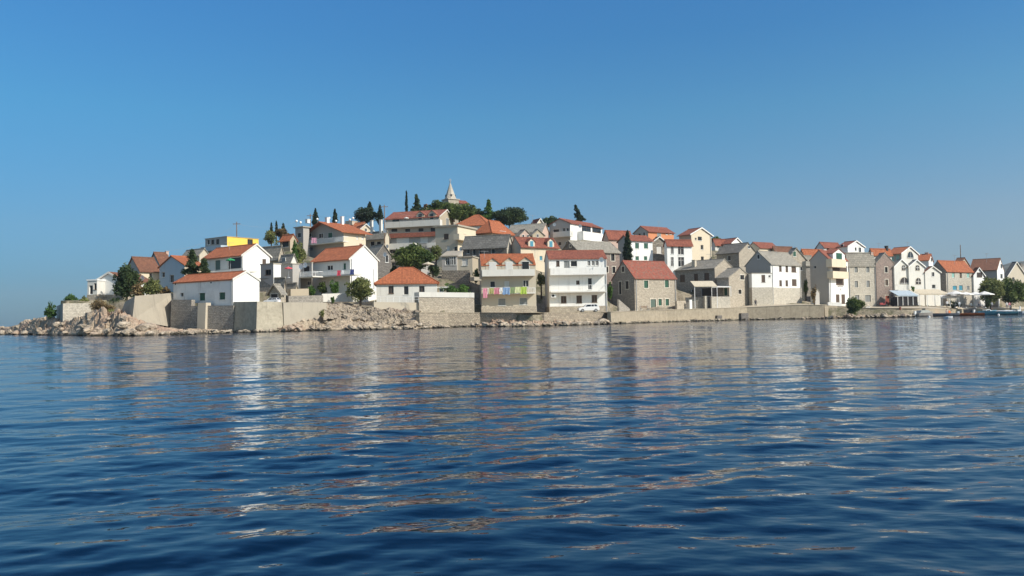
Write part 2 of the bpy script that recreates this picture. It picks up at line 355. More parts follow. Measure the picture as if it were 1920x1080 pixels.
        if La > Lb: fs = [[cc[0], cc[1], p1], [cc[1], cc[2], p2, p1], [cc[2], cc[3], p2], [cc[3], cc[0], p1, p2]]
        else: fs = [[cc[0], cc[1], p2, p1], [cc[1], cc[2], p2], [cc[2], cc[3], p1, p2], [cc[3], cc[0], p1]]
        for f_ in fs: r_.poly(f_)
        for i in range(4): r_.poly([cl[i], cl[(i+1) % 4], cc[(i+1) % 4], cc[i]])
        r_.poly(cl[::-1])
        for q, p in ((cc[0], p1), (cc[1], p2 if La <= Lb else p1), (p1, p2), (cc[3], p1 if La <= Lb else p2), (cc[2], p2)): r_.tube(q, p, .1, n=5)
    elif roof == 'shed':
        if shf == 'A':
            k = (R-H)/La; r_.prism([(-g, -e, H-k*e), (-g, La+e, R+k*e), (-g, La+e, R+k*e+T), (-g, -e, H-k*e+T)], (Lb+2*g, 0, 0))
        else:
            k = (R-H)/Lb; r_.prism([(-e, -g, H-k*e), (Lb+e, -g, R+k*e), (Lb+e, -g, R+k*e+T), (-e, -g, H-k*e+T)], (0, La+2*g, 0))
    else:
        r_.box((-e, -e, H), (Lb+e, La+e, H+flatz))
    rf = r_.build('roof', M[rm], root)
    if trim and roof == 'gable':
        t_ = MB(); dt = .24
        pr = [(-e-.02, H-k*(e+.02)-.04), (W_/2, R-.04), (W_+e+.02, H-k*(e+.02)-.04), (W_+e+.02, H-k*(e+.02)+dt), (W_/2, R+dt), (-e-.02, H-k*(e+.02)+dt)]
        t_.prism([v3(p, -g-.09) for p in pr], (0, .08, 0) if ax == 'A' else (.08, 0, 0)); t_.build('gable_trim', M[trim], root)
    # --- windows parts
    for (fc, u0, u1, z0, z1, k, inr) in wl:
        pm, fm = KIND[k]; wn_ = 'door' if k in 'RGK' else 'window'
        dp = -REC+.015 if inr else .02
        w = MB(); hasf = False
        def ring(u0, u1, z0, z1, wd, o0, o1):
            for (p, q, r0, r1) in ((u0, u0+wd, z0, z1), (u1-wd, u1, z0, z1), (u0+wd, u1-wd, z0, z0+wd), (u0+wd, u1-wd, z1-wd, z1)):
                w.box(pt(fc, p, r0, o0), pt(fc, q, r1, o1))
        if k == 'a':
            n = 10; um = (u0+u1)/2; ru = (u1-u0)/2; zt = z1-ru
            arc = [(um+ru*cos(pi*i/n), zt+ru*sin(pi*i/n)) for i in range(n+1)]
            prof = [(u0, z0), (u1, z0)]+arc[:]
            big = [(um+(u_-um)*1.14, z0-.1 if z_ == z0 else zt+(z_-zt)*1.14) for u_, z_ in prof]
            w.prism([pt(fc, *p, .0) for p in big], pt(fc, 0, 0, .06)-pt(fc, 0, 0, 0)); fo = w.build('window', M['sframe'], root)
            p_ = MB(); p_.prism([pt(fc, *p, .065) for p in prof], pt(fc, 0, 0, .02)-pt(fc, 0, 0, 0)); p_.build('pane', M['glass'], fo)
            b_ = MB(); b_.box(pt(fc, um-.04, z0, .09), pt(fc, um+.04, z1-.02, .12)); b_.box(pt(fc, u0, zt-.04, .125), pt(fc, u1, zt+.04, .14)); b_.build('glazing_bar', M['wframe'], fo)
            continue
        sm = None
        if sur and sur != 'none':
            sm = sur; ring(u0-.13, u1+.13, max(z0-.13, -1), z1+.13, .13, 0.0, .05)
            if not inr: ring(u0, u1, z0, z1, .05, .0, .04)
        else:
            ring(u0, u1, z0, z1, .06, dp-.01, dp+.07); w.box(pt(fc, u0-.05, z0-.07, 0), pt(fc, u1+.05, z0-.005, .08))
        fo = w.build(wn_, M[sm or fm or 'wframe' if k not in 'b' else (sm or 'bframe')], root)
        ob = MB(); i_ = .05 if not sm else .01
        if pm in ('glass', 'dark'):
            ob.box(pt(fc, u0+i_, z0+i_, dp), pt(fc, u1-i_, z1-i_, dp+.015)); ob.build('pane' if pm == 'glass' else 'opening', M[pm], fo)
            if pm == 'glass' and u1-u0 > .5:
                b_ = MB(); um = (u0+u1)/2; b_.box(pt(fc, um-.035, z0+i_, dp+.02), pt(fc, um+.035, z1-i_, dp+.05))
                if z1-z0 > 1.2: b_.box(pt(fc, u0+i_, z0+(z1-z0)*.66, dp+.055), pt(fc, u1-i_, z0+(z1-z0)*.66+.05, dp+.07))
                b_.build('glazing_bar', M[fm or 'wframe'], fo)
        else:
            um = (u0+u1)/2
            ob.box(pt(fc, u0+i_, z0+i_, dp+.03), pt(fc, um-.015, z1-i_, dp+.08)); ob.box(pt(fc, um+.015, z0+i_, dp+.03), pt(fc, u1-i_, z1-i_, dp+.08))
            ob.build('shutter' if wn_ == 'window' else 'door_panel', M[pm], fo)
    for (fc, px) in pipe:
        u, _ = hit(fc, px, base); q = MB(); q.box(pt(fc, u-.05, -.1, .03), pt(fc, u+.05, H-.05, .13)); q.build('downpipe', M['metal'], root)
    # --- balconies (face, x0, x1, ytop, yslab, depth, kind, mat)
    for (fc, bx0, bx1, yt, ys, dep, kd, mt) in bal:
        u0, z0 = hit(fc, bx0, ys, dep); u1, _ = hit(fc, bx1, ys, dep); _, z1 = hit(fc, (bx0+bx1)/2, yt, dep); _, z0 = hit(fc, (bx0+bx1)/2, ys, dep)
        if u0 > u1: u0, u1 = u1, u0
        s_ = MB(); s_.box(pt(fc, u0, z0, 0), pt(fc, u1, z0+.2, dep)); bo = s_.build('balcony', M[mt if kd == 'solid' else 'offw'], root)
        p_ = MB(); z0 += .2
        if kd == 'solid':
            p_.box(pt(fc, u0, z0, dep-.1), pt(fc, u1, z1, dep)); p_.box(pt(fc, u0, z0, 0), pt(fc, u0+.1, z1, dep-.1)); p_.box(pt(fc, u1-.1, z0, 0), pt(fc, u1, z1, dep-.1))
            p_.build('parapet', M[mt], bo)
        elif kd != 'none':
            p_.box(pt(fc, u0, z1-.06, dep-.06), pt(fc, u1, z1, dep)); n = max(3, int((u1-u0)/.28))
            for i in range(n+1):
                uu = u0+.02+(u1-u0-.04)*i/n; ww = .05 if kd == 'balus' else .02
                p_.box(pt(fc, uu-ww, z0, dep-.06), pt(fc, uu+ww, z1-.06, dep-.01))
            for uu in (u0, u1-.05): p_.box(pt(fc, uu, z1-.06, 0), pt(fc, uu+.05, z1, dep-.06)); p_.box(pt(fc, uu, z0, dep*.5), pt(fc, uu+.05, z1-.06, dep*.5+.04))
            p_.build('railing', M[mt], bo)
    # --- dormers (face, x0, x1, yapex, yeave, ybot, win, out)
    for (fc, dx0, dx1, ya, ye, yb, wk, out) in dorm:
        u0, z0 = hit(fc, dx0, yb, out); u1, _ = hit(fc, dx1, yb, out); um = (u0+u1)/2; _, ze = hit(fc, (dx0+dx1)/2, ye, out); _, za = hit(fc, (dx0+dx1)/2, ya, out)
        if u0 > u1: u0, u1 = u1, u0
        dd = 2.6; q = MB(); q.prism([pt(fc, u0, z0, out), pt(fc, u1, z0, out), pt(fc, u1, ze, out), pt(fc, um, za, out), pt(fc, u0, ze, out)], pt(fc, 0, 0, -dd)-pt(fc, 0, 0, 0))
        do = q.build('dormer', M[wall], root); kk = (za-ze)/(um-u0); ov = .18
        pr = [(u0-ov, ze-kk*ov), (um, za), (u1+ov, ze-kk*ov), (u1+ov, ze-kk*ov+.12), (um, za+.12), (u0-ov, ze-kk*ov+.12)]
        q = MB(); q.prism([pt(fc, *p, out+.15) for p in pr], pt(fc, 0, 0, -dd)-pt(fc, 0, 0, 0)); q.build('dormer_roof', M[rm], do)
        if wk:
            hw = (u1-u0)*.24; zt = ze+(za-ze)*.15; zl = z0+(zt-z0)*.12; pm, fm = KIND[wk]
            q = MB()
            q.box(pt(fc, um-hw-.08, zl-.08, out+.005), pt(fc, um+hw+.08, zt+.08, out+.04)); q.build('window_frame', M['wframe'], do)
            q = MB(); q.box(pt(fc, um-hw, zl, out+.045), pt(fc, um+hw, zt, out+.07)); q.build('shutter' if pm not in ('glass', 'dark') else 'pane', M[pm], do)
    # --- chimneys (px, ytop, w, mat)
    for c_ in ch:
        px, yt, w_, mt = c_[:4]; fr = c_[4] if len(c_) > 4 else .5
        if (ax == 'A') or roof in ('flat',): i = 0; off = Lb*fr
        else: i = 1; off = La*fr
        rl = (IW.to_3x3() @ ray(px, yt)); s = (off-C0[i])/rl[i]; p = C0+rl*s
        q = MB(); zb_ = H-.3 if fr != .5 else R-.4
        q.box((p.x-w_/2, p.y-w_/2, zb_), (p.x+w_/2, p.y+w_/2, p.z-.1)); q.box((p.x-w_/2-.07, p.y-w_/2-.07, p.z-.1), (p.x+w_/2+.07, p.y+w_/2+.07, p.z)); q.build('chimney', M[mt], rf)
    VIS.append((x0 if x0 is not None else xc, x1 if x1 is not None else xc, base if fb is None else fb, K.y))
    if ctrl:
        for u, v in ((0, 0), (1, 0), (0, 1), (1, 1)):
            p = K+bv*Lb*u+a*La*v; CTRL.append((p.x, p.y, K.z))
    root['_d'] = d
    return root, hit, pt, MW
# ---------------------------------------------------------------- free standing walls: pts = [(px, ytop, d), ...]
def wallseg(name, label, pts, ybot, mat, thick=.5, raw=False, batter=0.0, group=None, cat='wall', cap=None, vis=True, zb=None):
    tp = [(_PR if raw else P)(x, y, d) for x, y, d in pts]; q = MB(); n = len(tp)
    nrm = []
    for i in range(n):
        a_ = tp[max(0, i-1)]; b_ = tp[min(n-1, i+1)]; t = Vector((b_.x-a_.x, b_.y-a_.y, 0)).normalized(); nrm.append(Vector((t.y, -t.x, 0)))
    base = []
    for i, (x, y, d) in enumerate(pts):
        z = zb if zb is not None else zat(tp[i].x, tp[i].y, ybot if not isinstance(ybot, (list, tuple)) else ybot[i]); base.append(z)
    o0 = tp[0].copy(); o0.z = base[0]
    for i in range(n-1):
        f0, f1 = tp[i], tp[i+1]; b0 = f0-nrm[i]*thick; b1 = f1-nrm[i+1]*thick
        g0 = Vector((f0.x, f0.y, base[i]))+nrm[i]*batter*(f0.z-base[i]); g1 = Vector((f1.x, f1.y, base[i+1]))+nrm[i+1]*batter*(f1.z-base[i+1])
        h0 = Vector((b0.x, b0.y, base[i])); h1 = Vector((b1.x, b1.y, base[i+1]))
        F_ = [[g0, g1, f1, f0], [f0, f1, b1, b0], [b0, b1, h1, h0]]
        if i == 0: F_.append([g0, f0, b0, h0])
        if i == n-2: F_.append([g1, h1, b1, f1])
        for f_ in F_: q.poly([p-o0 for p in f_])
    root = q.build(name, M[mat], None, o0); tag(root, label, cat, group)
    if cap:
        c = MB()
        for i in range(n-1):
            f0, f1 = tp[i]+nrm[i]*.08, tp[i+1]+nrm[i+1]*.08; b0 = tp[i]-nrm[i]*(thick+.08); b1 = tp[i+1]-nrm[i+1]*(thick+.08)
            c.prism([f0-o0, f1-o0, b1-o0, b0-o0], (0, 0, cap[1]))
        c.build('coping', M[cap[0]], root)
    return root
# ---------------------------------------------------------------- water
def make_water():
    rn = CZ*800.0/np.arange(300, 50, -.6)
    rs = np.concatenate([[0.6, 1.2, 2.0, 3.0], rn[rn < 26], np.arange(26.2, 60, .4), np.arange(60, 135, .55), np.arange(136, 215, 2.0), np.array([220, 250, 300, 400, 600, 1000, 2000, 3990.])])
    dense = np.linspace(-40, 40, 620)
    ang = np.radians(np.concatenate([np.linspace(-180, -42, 24), dense, np.linspace(42, 175, 23)]))
    Rr, An = np.meshgrid(rs, ang, indexing='ij')
    X = Rr*np.sin(An); Y = Rr*np.cos(An); Z = np.zeros_like(X)
    rg = np.random.RandomState(5); n = 110
    lam = np.exp(rg.uniform(math.log(.2), math.log(5), n)); drr = np.gradient(rs)
    amp_r = np.interp(rs, [0, 60, 160, 400], [1, 1, 1, 0])
    for l in lam:
        th = rg.normal(radians(-72), radians(30)); k = 2*pi/l; slope = .0108 if l < 1 else .0085 if l < 2.2 else .0048
        w = np.clip(l/(2.2*drr)-1, 0, 1)*amp_r; w = np.where(drr > l, 0, w)
        ph = k*(X*cos(th)+Y*sin(th))+rg.uniform(0, 2*pi)
        Z += (w[:, None])*slope/k*np.sin(ph)
    nr, na = X.shape; V = np.stack([X, Y, Z], -1).reshape(-1, 3)
    V = np.vstack([V, [[0, 0, 0]]])
    i, j = np.meshgrid(np.arange(nr-1), np.arange(na), indexing='ij'); j2 = (j+1) % na
    Q = np.stack([i*na+j, i*na+j2, (i+1)*na+j2, (i+1)*na+j], -1).reshape(-1, 4)[:, ::-1]
    T = np.stack([np.full(na, nr*na), np.arange(na), (np.arange(na)+1) % na], -1)[:, ::-1]
    me = bpy.data.meshes.new('water'); nv = len(V); nl = Q.size+T.size; nf = len(Q)+len(T)
    me.vertices.add(nv); me.vertices.foreach_set('co', V.ravel()); me.loops.add(nl); me.loops.foreach_set('vertex_index', np.concatenate([Q.ravel(), T.ravel()]).astype(np.int32))
    me.polygons.add(nf); me.polygons.foreach_set('loop_start', np.concatenate([np.arange(len(Q))*4, Q.size+np.arange(len(T))*3]).astype(np.int32))
    me.update(calc_edges=True); at = me.attributes.new('chop', 'FLOAT', 'POINT'); at.data.foreach_set('value', np.append(np.repeat(np.clip((rs-22)/60, 0, 1), na), 0).astype(np.float32)); me.polygons.foreach_set('use_smooth', [True]*nf); me.validate()
    if me.polygons[10].normal.z < 0: me.flip_normals()
    o = bpy.data.objects.new('water', me); COL.objects.link(o); struct(o)
    m_, nt, b = nm('sea_water'); me.materials.append(m_)
    b.inputs['Base Color'].default_value = (.001, .010, .030, 1); b.inputs['Roughness'].default_value = .03; b.inputs['IOR'].default_value = 1.333
    tc = nt.nodes.new('ShaderNodeTexCoord')
    mp = N(nt, 'ShaderNodeMapping', Scale=(.55, 1.25, 1)); mp.inputs['Rotation'].default_value = (0, 0, radians(-8)); nt.links.new(tc.outputs['Object'], mp.inputs[0])
    n1 = N(nt, 'ShaderNodeTexNoise', Scale=1.0, Detail=3.0, Roughness=.5); nt.links.new(mp.outputs[0], n1.inputs[0])
    mp2 = N(nt, 'ShaderNodeMapping', Scale=(.7, 1.2, 1)); mp2.inputs['Rotation'].default_value = (0, 0, radians(17)); nt.links.new(tc.outputs['Object'], mp2.inputs[0])
    n2 = N(nt, 'ShaderNodeTexNoise', Scale=4.0, Detail=2.0, Roughness=.5); nt.links.new(mp2.outputs[0], n2.inputs[0])
    b1 = nt.nodes.new('ShaderNodeBump'); b1.inputs['Distance'].default_value = .12; nt.links.new(n1.outputs[0], b1.inputs['Height'])
    b2 = nt.nodes.new('ShaderNodeBump'); b2.inputs['Distance'].default_value = .026; nt.links.new(n2.outputs[0], b2.inputs['Height']); nt.links.new(b1.outputs[0], b2.inputs['Normal'])
    # calmer and rougher patches
    n3 = N(nt, 'ShaderNodeTexNoise', Scale=.05, Detail=2.0); nt.links.new(mp.outputs[0], n3.inputs[0])
    at = nt.nodes.new('ShaderNodeAttribute'); at.attribute_name = 'chop'
    ma = nt.nodes.new('ShaderNodeMath'); ma.operation = 'MULTIPLY_ADD'; ma.inputs[1].default_value = .95; ma.inputs[2].default_value = .42; nt.links.new(at.outputs['Fac'], ma.inputs[0])
    mb_ = nt.nodes.new('ShaderNodeMath'); mb_.operation = 'MULTIPLY'; nt.links.new(ma.outputs[0], mb_.inputs[0]); nt.links.new(ramp(nt, n3.outputs[0], [(.35, .6), (.65, 1.0)]), mb_.inputs[1])
    nt.links.new(mb_.outputs[0], b1.inputs['Strength']); nt.links.new(ma.outputs[0], b2.inputs['Strength'])
    nt.links.new(b2.outputs[0], b.inputs['Normal'])
make_water()
# ---------------------------------------------------------------- houses, left end of the village
H_ = house
H_('white_house', 'small white house with a tan gable at the far left end, beside the dark tree', 181, 229, None, 121, 12, 562, 526, 391/5.4+440, ax='B', wall='white', rm='btile', Lb=7, e=.3,
   win='A 186 530 196 544 m', basem=('stone', 552), trim='offw')
H_('flat_annex', 'low flat-roofed white annex with a covered terrace door, leftmost building of the village', 164, 182, None, 120, 12, 562, 526, 0, roof='flat', wall='offw', rm='wpaint', Lb=5,
   win='A 167 535 174 552 k; A 176 531 181 543 m', basem=('stone', 552), flatz=.2, e=.1)
H_('stone_house', 'brown-roofed cream house standing right behind the dark tree, with a dish on its wall', 236, 262, 300, 140, 40, 545, 507, 483, ax='B', wall='cream', rm='btile', wallA='grey', win='B 280 512 286 520 k')
H_('small_house', 'small grey house with a steep weathered brown roof, leftmost on the skyline', 279, 301, 322, 152, 44, 540, 497, 474, ax='B', wall='cream', wallA='grey', rm='btile', win='A 284 481 288 487 k', ch=((313, 471, .5, 'pink'),))
H_('blue_house', 'pale blue gabled house behind the conifers left of the yellow building', 299, 346, 381, 136, 38, 552, 497, 481, ax='B', wall='cream', wallA='bluep', rm='otile', win='A 318 515 326 530 k; A 303 510 309 520 k; B 352 502 358 512 k')
H_('stone_house', 'beige stone house peeping out between the blue house and the yellow building', 342, 374, 392, 152, 38, 520, 477, 467, ax='A', wall='beige', rm='slab', win='A 350 482 355 488 k')
h, hit, pt, MW = H_('yellow_house', 'flat-roofed building with a bright yellow end wall and a shaded terrace', 385, 426, 485, 158, 36, 490, 443.5, 0, roof='flat', wall='yellow', wallA='grey', rm='conc', e=.12, flatz=.1, La=None,
   win='B 464 449 474 459 m; A 388 449 393 459 k; A 396 449 402 458 m; A 405 448 411 458 m', bal=(('A', 376, 414, 461.5, 470, 1.6, 'solid', 'bluep'),))
H_('white_house', 'white house with a shaded terrace and green parasol, below the yellow building', 381, 455, 506, 124, 36, 520, 478, 459, ax='A', wall='white', wallA='offw', rm='otile', fb=512,
   win='A 427 481 452 505 k; A 403 487 413 508 G; B 492 486 499 495 b', trim='offw', bal=(('A', 384, 455, 505, 512, 2.6, 'balus', 'offw'),), g=.12)
H_('annex', 'small flat-roofed annex with a blank white side wall beside the white terrace house', 489, 513, 527, 114, 34, 545, 495, 0, roof='flat', wall='white', wallA='grey', rm='conc', win='A 497 505 508 516 m', e=.08, flatz=.15, fb=530)
H_('stone_house', 'low grey slab-roofed stone house just right of the yellow building', 488, 522, 533, 140, 30, 500, 480, 462, ax='A', wall='stone', rm='slab', fb=492)
H_('shed', 'tiny white shed with a sloping grey slab roof under the orange-roofed hut', 524, 546, 556, 136, 38, 506, 489, 478, ax='A', wall='offw', rm='slab', win='A 529 483 536 492 y', fb=500, ctrl=True)
H_('hut', 'orange-roofed tan hut with an open dark side beside the bare trees', 526, 544, 556, 162, 36, 470, 449, 440, ax='A', wall='tan', rm='otile', win='A 528 452 541 464 k')
H_('white_house', 'long white house with peeling front wall and orange roof standing on the stone sea wall', 325, 437, 486.5, 107, 33, 573, 524.6, 510, ax='A', wall='white', wallA='whited', rm='otile', g=.05, e=.12,
   win='A 374 549 385 564 g; A 411.5 548 422.6 562 g; A 339 549 344.5 556 k; A 328 531 331 535 k; A 394 528 398 532 k', found=.3, trim='offw', sur='wframe', pipe=(('A', 435.5),), fb=573)
H_('garage', 'low stone garage with a pointed grey gable porch behind the parked white car', 505, 527, 533, 109, 28, 566, 549, 534.5, ax='B', wall='stone', rm='slab', win='A 508 550 522 560 k', trim='stone', g=.3)
H_('stone_cottage', 'low cream cottage with a wide stone-slab roof attached to the garage', 486, 531, 536, 113, 30, 566, 543, 522, ax='A', wall='stone', rm='slab', e=.3, win='A 498 550 501 560 k', ctrl=False)
H_('shed', 'small shed with a low stone-slab roof on the right of the garage', 519, 553, 558, 116, 30, 566, 544, 532, ax='A', wall='tan', rm='slab', win='A 536 549 543 562 k', ctrl=False)
H_('white_house', 'white house with orange roof and a long balcony behind the olive tree', 585, 657, 709, 121, 35, 562, 485, 461.5, ax='A', wall='white', wallA='offw', rm='otile', g=.08, trim='offw',
   win='A 613 497 624 507 d; A 643.5 493 648.5 506 g; A 602 527 610 536 d; A 628 527 634 540 k; A 596 538 600 545 k; A 609 538 613 547 k', bal=(('A', 584, 664, 507.5, 518, 1.7, 'rail', 'wpaint'),), sur=None, pipe=(('B', 659),), fb=545)
H_('terrace_house', 'flat-roofed grey wing with a balustraded terrace and a red parasol', 547, 585, None, 125, 35, 562, 493, 0, roof='flat', wall='grey', wallA='grey', rm='conc', Lb=.25, e=.05, flatz=.12,
   win='A 552 529 562 537 d; A 575 527 582 535 d; A 568 498 580 512 k; A 556 496 563 506 k', bal=(('A', 534, 586, 510, 521, 2.2, 'balus', 'wpaint'),), fb=548)
H_('grey_house', 'low mauve-grey shaded house with flat roof left of the red parasol', 527, 549, None, 124, 35, 560, 495, 0, roof='flat', wall='grey', rm='conc', Lb=1.6, e=.1, flatz=.12, fb=545)
h14, hit14, pt14, MW14 = H_('large_house', 'big cream house with a wide shallow orange gable roof and a balcony of flowers', 571, 645, 686, 160, 38, 500, 434, 418, ax='B', wall='cream', wallA='grey', rm='otile', e=.9, g=1.3,
   win='A 598.5 437 607 447 d; A 616 435.5 624 447 g; A 580 437 584 445 k; A 577 464 587 470 m; B 668 441 672 449 w; B 678 441 682 449 w; B 674 457 679 462 R',
   bal=(('A', 571, 643, 447, 457, 1.5, 'balus', 'wpaint'),), ch=((577, 411, .7, 'white'), (613.5, 408, .7, 'white'), (641.5, 406, .6, 'white')), fb=485)
H_('annex', 'narrow grey flat-roofed annex with a dark opening left of the big cream house', 554, 569, None, 166, 38, 490, 426, 0, roof='flat', wall='grey', rm='conc', Lb=1.6, win='A 557 436 564 446 k', e=.3)
H_('cream_house', 'cream house with a small pale gable behind the big cream balcony house', 655, 671, 702, 178, 62, 455, 434, 421, ax='A', wall='cream', wallA='cream', rm='otile', win='B 684 428 688 434 k', trim='offw', fb=450, Lb=None)
H_('orange_roof_house', 'low house whose flat orange roof runs behind the white chimneys', 630, 676, 690, 188, 28, 440, 427, 417.5, ax='A', wall='cream', rm='otile', fb=436, ch=((659, 415, 2.2, 'beige'),))
H_('grey_house', 'beige house with a long low grey roof beside the tall utility pole', 686, 722, 730, 168, 30, 470, 444, 434, ax='A', wall='beige', rm='slab', win='A 694 452 702 462 k; A 706 452 714 462 k', fb=465, ch=((714, 412, .6, 'offw'), (697, 413, .5, 'offw')))
H_('stone_house', 'dark shaded stone house with a grey roof, wedged right of the white olive-tree house', 684, 706, 734, 142, 52, 520, 478, 459, ax='A', wall='stoned', rm='slab', win='B 722 478 728 492 k', fb=512)
# ---------------------------------------------------------------- top of the hill
h19, hit19, pt19, MW19 = H_('large_house', 'long three-storey grey house with a red roof and white balcony below the church', 723, 824, 851, 190, 16, 446, 406, 394, ax='A', wall='tan', wallA='grey', rm='rtile',
   win='A 736 408.5 748.5 417 m; A 733 428 745 435.5 k; A 759 428 769 435.5 k; A 784 427 794 435 k; A 807 426 817 436 k; B 836 410 841 422 y', bal=(('A', 722, 825, 414, 425, 1.6, 'solid', 'offw'),),
   dorm=(('A', 781, 795, 396, 402, 414, 'd', .1), ('A', 803, 817, 394, 401, 413, 'd', .1)), trim='offw', fb=440)
H_('flat_house', 'shaded house with a red eave strip and white closed shutters under the long grey house', 724, 817, 830, 171, 14, 492, 443, 0, roof='flat', wall='tan', wallA='grey', rm='rtile', e=.6, flatz=1.0,
   win='A 744 445.5 767 456 w; A 788 444.5 802 455.5 w; A 736 470 744 480 k', bal=(('A', 729, 777, 456, 467, 1.5, 'solid', 'offw'), ('A', 800, 816, 455, 464, 1.5, 'solid', 'offw')), fb=478)
H_('tan_house', 'two-storey tan house with a flat roof, above the dark grey-roofed stone house', 817, 859, 893, 158, 24, 500, 424, 0, roof='flat', wall='cream', wallA='beige', rm='beige' if False else 'conc', e=.3, flatz=.35,
   win='A 832 438 841 448.5 b; A 837 461 843 472 w; B 869 440 874 449 k; A 851 462 857 474 k', bal=(('B', 861, 893, 441, 452, 1.3, 'solid', 'cream'),), fb=478)
H_('orange_roof_house', 'wide house under a broad bright orange roof just below the hilltop trees', 851, 914, 938, 186, 20, 446, 421, 404, ax='A', roof='hip', wall='offw', rm='otile', e=.4, fb=436, hipf=.9)
H_('hip_roof_house', 'beige house with a bright orange pyramid roof facing right of the tan house', 894, 922, 961, 168, 35, 462, 433, 415.5, roof='hip', wall='beige', wallA='tan', rm='otile', e=.5, win='B 937 434 948 441 d', fb=444)
H_('stone_house', 'long dark shaded stone house with a broad grey slab roof', 868, 951, 962, 148, 18, 505, 461, 441, ax='A', wall='stonew', wallA='stoned', rm='dslab', win='A 886 466 892 479 k; A 898 466 903 478 k; A 921 466 928 476 k; A 875 466 880 476 k', fb=484, trim=None)
H_('modern_house', 'small grey modern house with a glazed corner under a sloping roof, above the rubble wall', 829, 857, None, 136, 10, 512, 480, 472, roof='shed', shf='B', wall='grey', rm='conc', Lb=4, fb=511, win='A 835 483 842 497 d; A 844 481 850 497 d; A 851 480 855 497 k', e=.25)
H_('modern_house', 'plain beige flat-roofed block with one white shutter, right of the glazed grey house', 857, 886, 897, 137, 12, 514, 482, 0, roof='flat', wall='tan', wallA='beige', rm='conc', win='A 866 485 877 498 w', e=.15, fb=511)
H_('pink_house', 'pale house with a reddish roof and white gable behind the grey hill roofs', 988, 1000, 1026, 184, 62, 440, 429, 411, ax='A', wall='cream', rm='rtile', win='B 1008 420 1013 425 k', trim='offw', fb=432)
H_('stone_house', 'low pinkish stone house under a broad grey slab roof on the hill crest', 952, 1016, 1030, 176, 18, 452, 434, 420, ax='A', wall='pink', rm='slab', win='A 978 437 982 443 k; A 1000 438 1004 444 k', fb=446)
H_('small_house', 'small pink house with a little grey gable between the slab-roofed houses', 966, 975, 996, 168, 62, 458, 441, 431, ax='A', wall='pink', rm='slab', win='B 979 440 983 446 k; B 988 440 991 446 k', fb=450)
H_('small_house', 'small brownish gable house beside the dormer house roof', 994, 999, 1020, 166, 62, 458, 440, 431, ax='A', wall='tan', rm='slab', win='B 1006 439 1010 445 k', fb=450)
H_('cream_house', 'cream house with an orange roof, two white dormers and blue-green shutters', 957, 977, 1049, 147, 62, 505, 462, 446, ax='B', wall='cream', wallA='grey', rm='rtile', win='B 1012 480 1017 488 l; B 985 478 990 487 g',
   dorm=(('B', 991, 1003, 447, 453, 466, 'l', .08), ('B', 1027, 1039, 447, 453, 466, 'l', .08)), fb=496, g=.05)
H_('white_house', 'big white house with two window bands and shaded balcony, right of the hilltop', 1031, 1070, 1130, 176, 36, 475, 418.5, 410.5, ax='B', wall='white', wallA='grey', rm='rtile', fb=470,
   win='B 1091 425 1107 435 m; B 1110.5 426 1126 435 m; A 1037 429 1048 437 k; A 1055 427 1059 434 k; A 1062 427 1066 434 k; A 1046 453 1052 461 k; A 1060 453 1064 460 k', bal=(('A', 1037, 1069, 434, 444, 1.4, 'solid', 'offw'),
   ('B', 1094, 1131, 436, 452, 1.6, 'solid', 'white')))
H_('stone_house', 'grey slab-roofed house with a dark gable behind the tall white balcony house', 1052, 1086, 1163, 146, 60, 540, 471, 452.6, ax='B', wall='stonep', wallA='stoned', rm='slab', win='B 1145.5 476 1152 489 k; B 1148 500 1153.5 512 k; B 1137 500 1140 511 k; A 1068 458 1071 464 k', sur='stonew' and 'sframe', fb=520)
# ---------------------------------------------------------------- middle quay houses
H_('hip_roof_cottage', 'single-storey cream cottage with a bright orange hipped roof beside the olive tree', 706, 820, None, 118, -8, 571, 530, 503.5, roof='hip', Lb=7.5, wall='offw', rm='otile', e=.35, hipf=.95,
   win='A 728.5 536 738 550.5 m; A 757 536 766 553 k; A 786 536 796 549 m', fb=571)
H_('small_annex', 'small cream annex with one dark window on the right end of the orange hipped cottage', 821, 837, None, 119, 8, 565, 540, 0, roof='flat', wall='cream', rm='offw', Lb=3, win='A 824 541 832 547.5 k', e=.15, fb=560)
h28, hit28, pt28, MW28 = H_('apartment_house', 'three-storey stone-based house with three dormers and washing hung along its balcony', 903.5, 1006, None, 126, -4, 586, 497, 477.5, ax='A', Lb=9, wall='beige', rm='otile', e=.1, g=.02,
   win='A 919 527 928.5 539 k; A 981 525 991 538 d; A 934 559 948 573 y; A 974 558 988.5 571.5 y; A 946 527 955 538 w', bal=(('A', 904, 1003, 505, 517.5, 1.35, 'solid', 'offw'), ('A', 905.5, 1004, 540, 551, 1.35, 'rail', 'wpaint')),
   dorm=(('A', 911, 937, 484, 494, 514, 'w', .05), ('A', 941.5, 968, 483, 493, 514, 'w', .05), ('A', 972.5, 999, 482, 492, 514, 'k', .05)), basem=('stone', 574), fb=586)
H_('apartment_house', 'tall white house with two full-width balconies and a white car parked in front', 1023, 1031, 1139, 127, 85.5, 587, 485.5, 472, ax='B', wall='white', wallA='offw', rm='rtile', e=.25, g=.1,
   win='B 1043 489 1049 499 b; B 1057.5 489 1068 508 y; B 1070 489 1082 500 k; B 1101.5 489 1107 498 d; B 1109.5 489 1115 498 d; B 1116.5 489 1122.5 498 d; B 1080.5 526 1086.5 533 b; B 1102.5 521 1110 543 k; B 1052 555 1062 568 b; B 1081 554 1091 568 b; B 1109.5 553 1119.5 567 b',
   bal=(('B', 1032, 1137, 502, 515, 1.4, 'solid', 'white'), ('B', 1033, 1138, 534, 548, 1.4, 'rail', 'wpaint')), basem=('stone', 575), pipe=(('B', 1137.5),), fb=587)
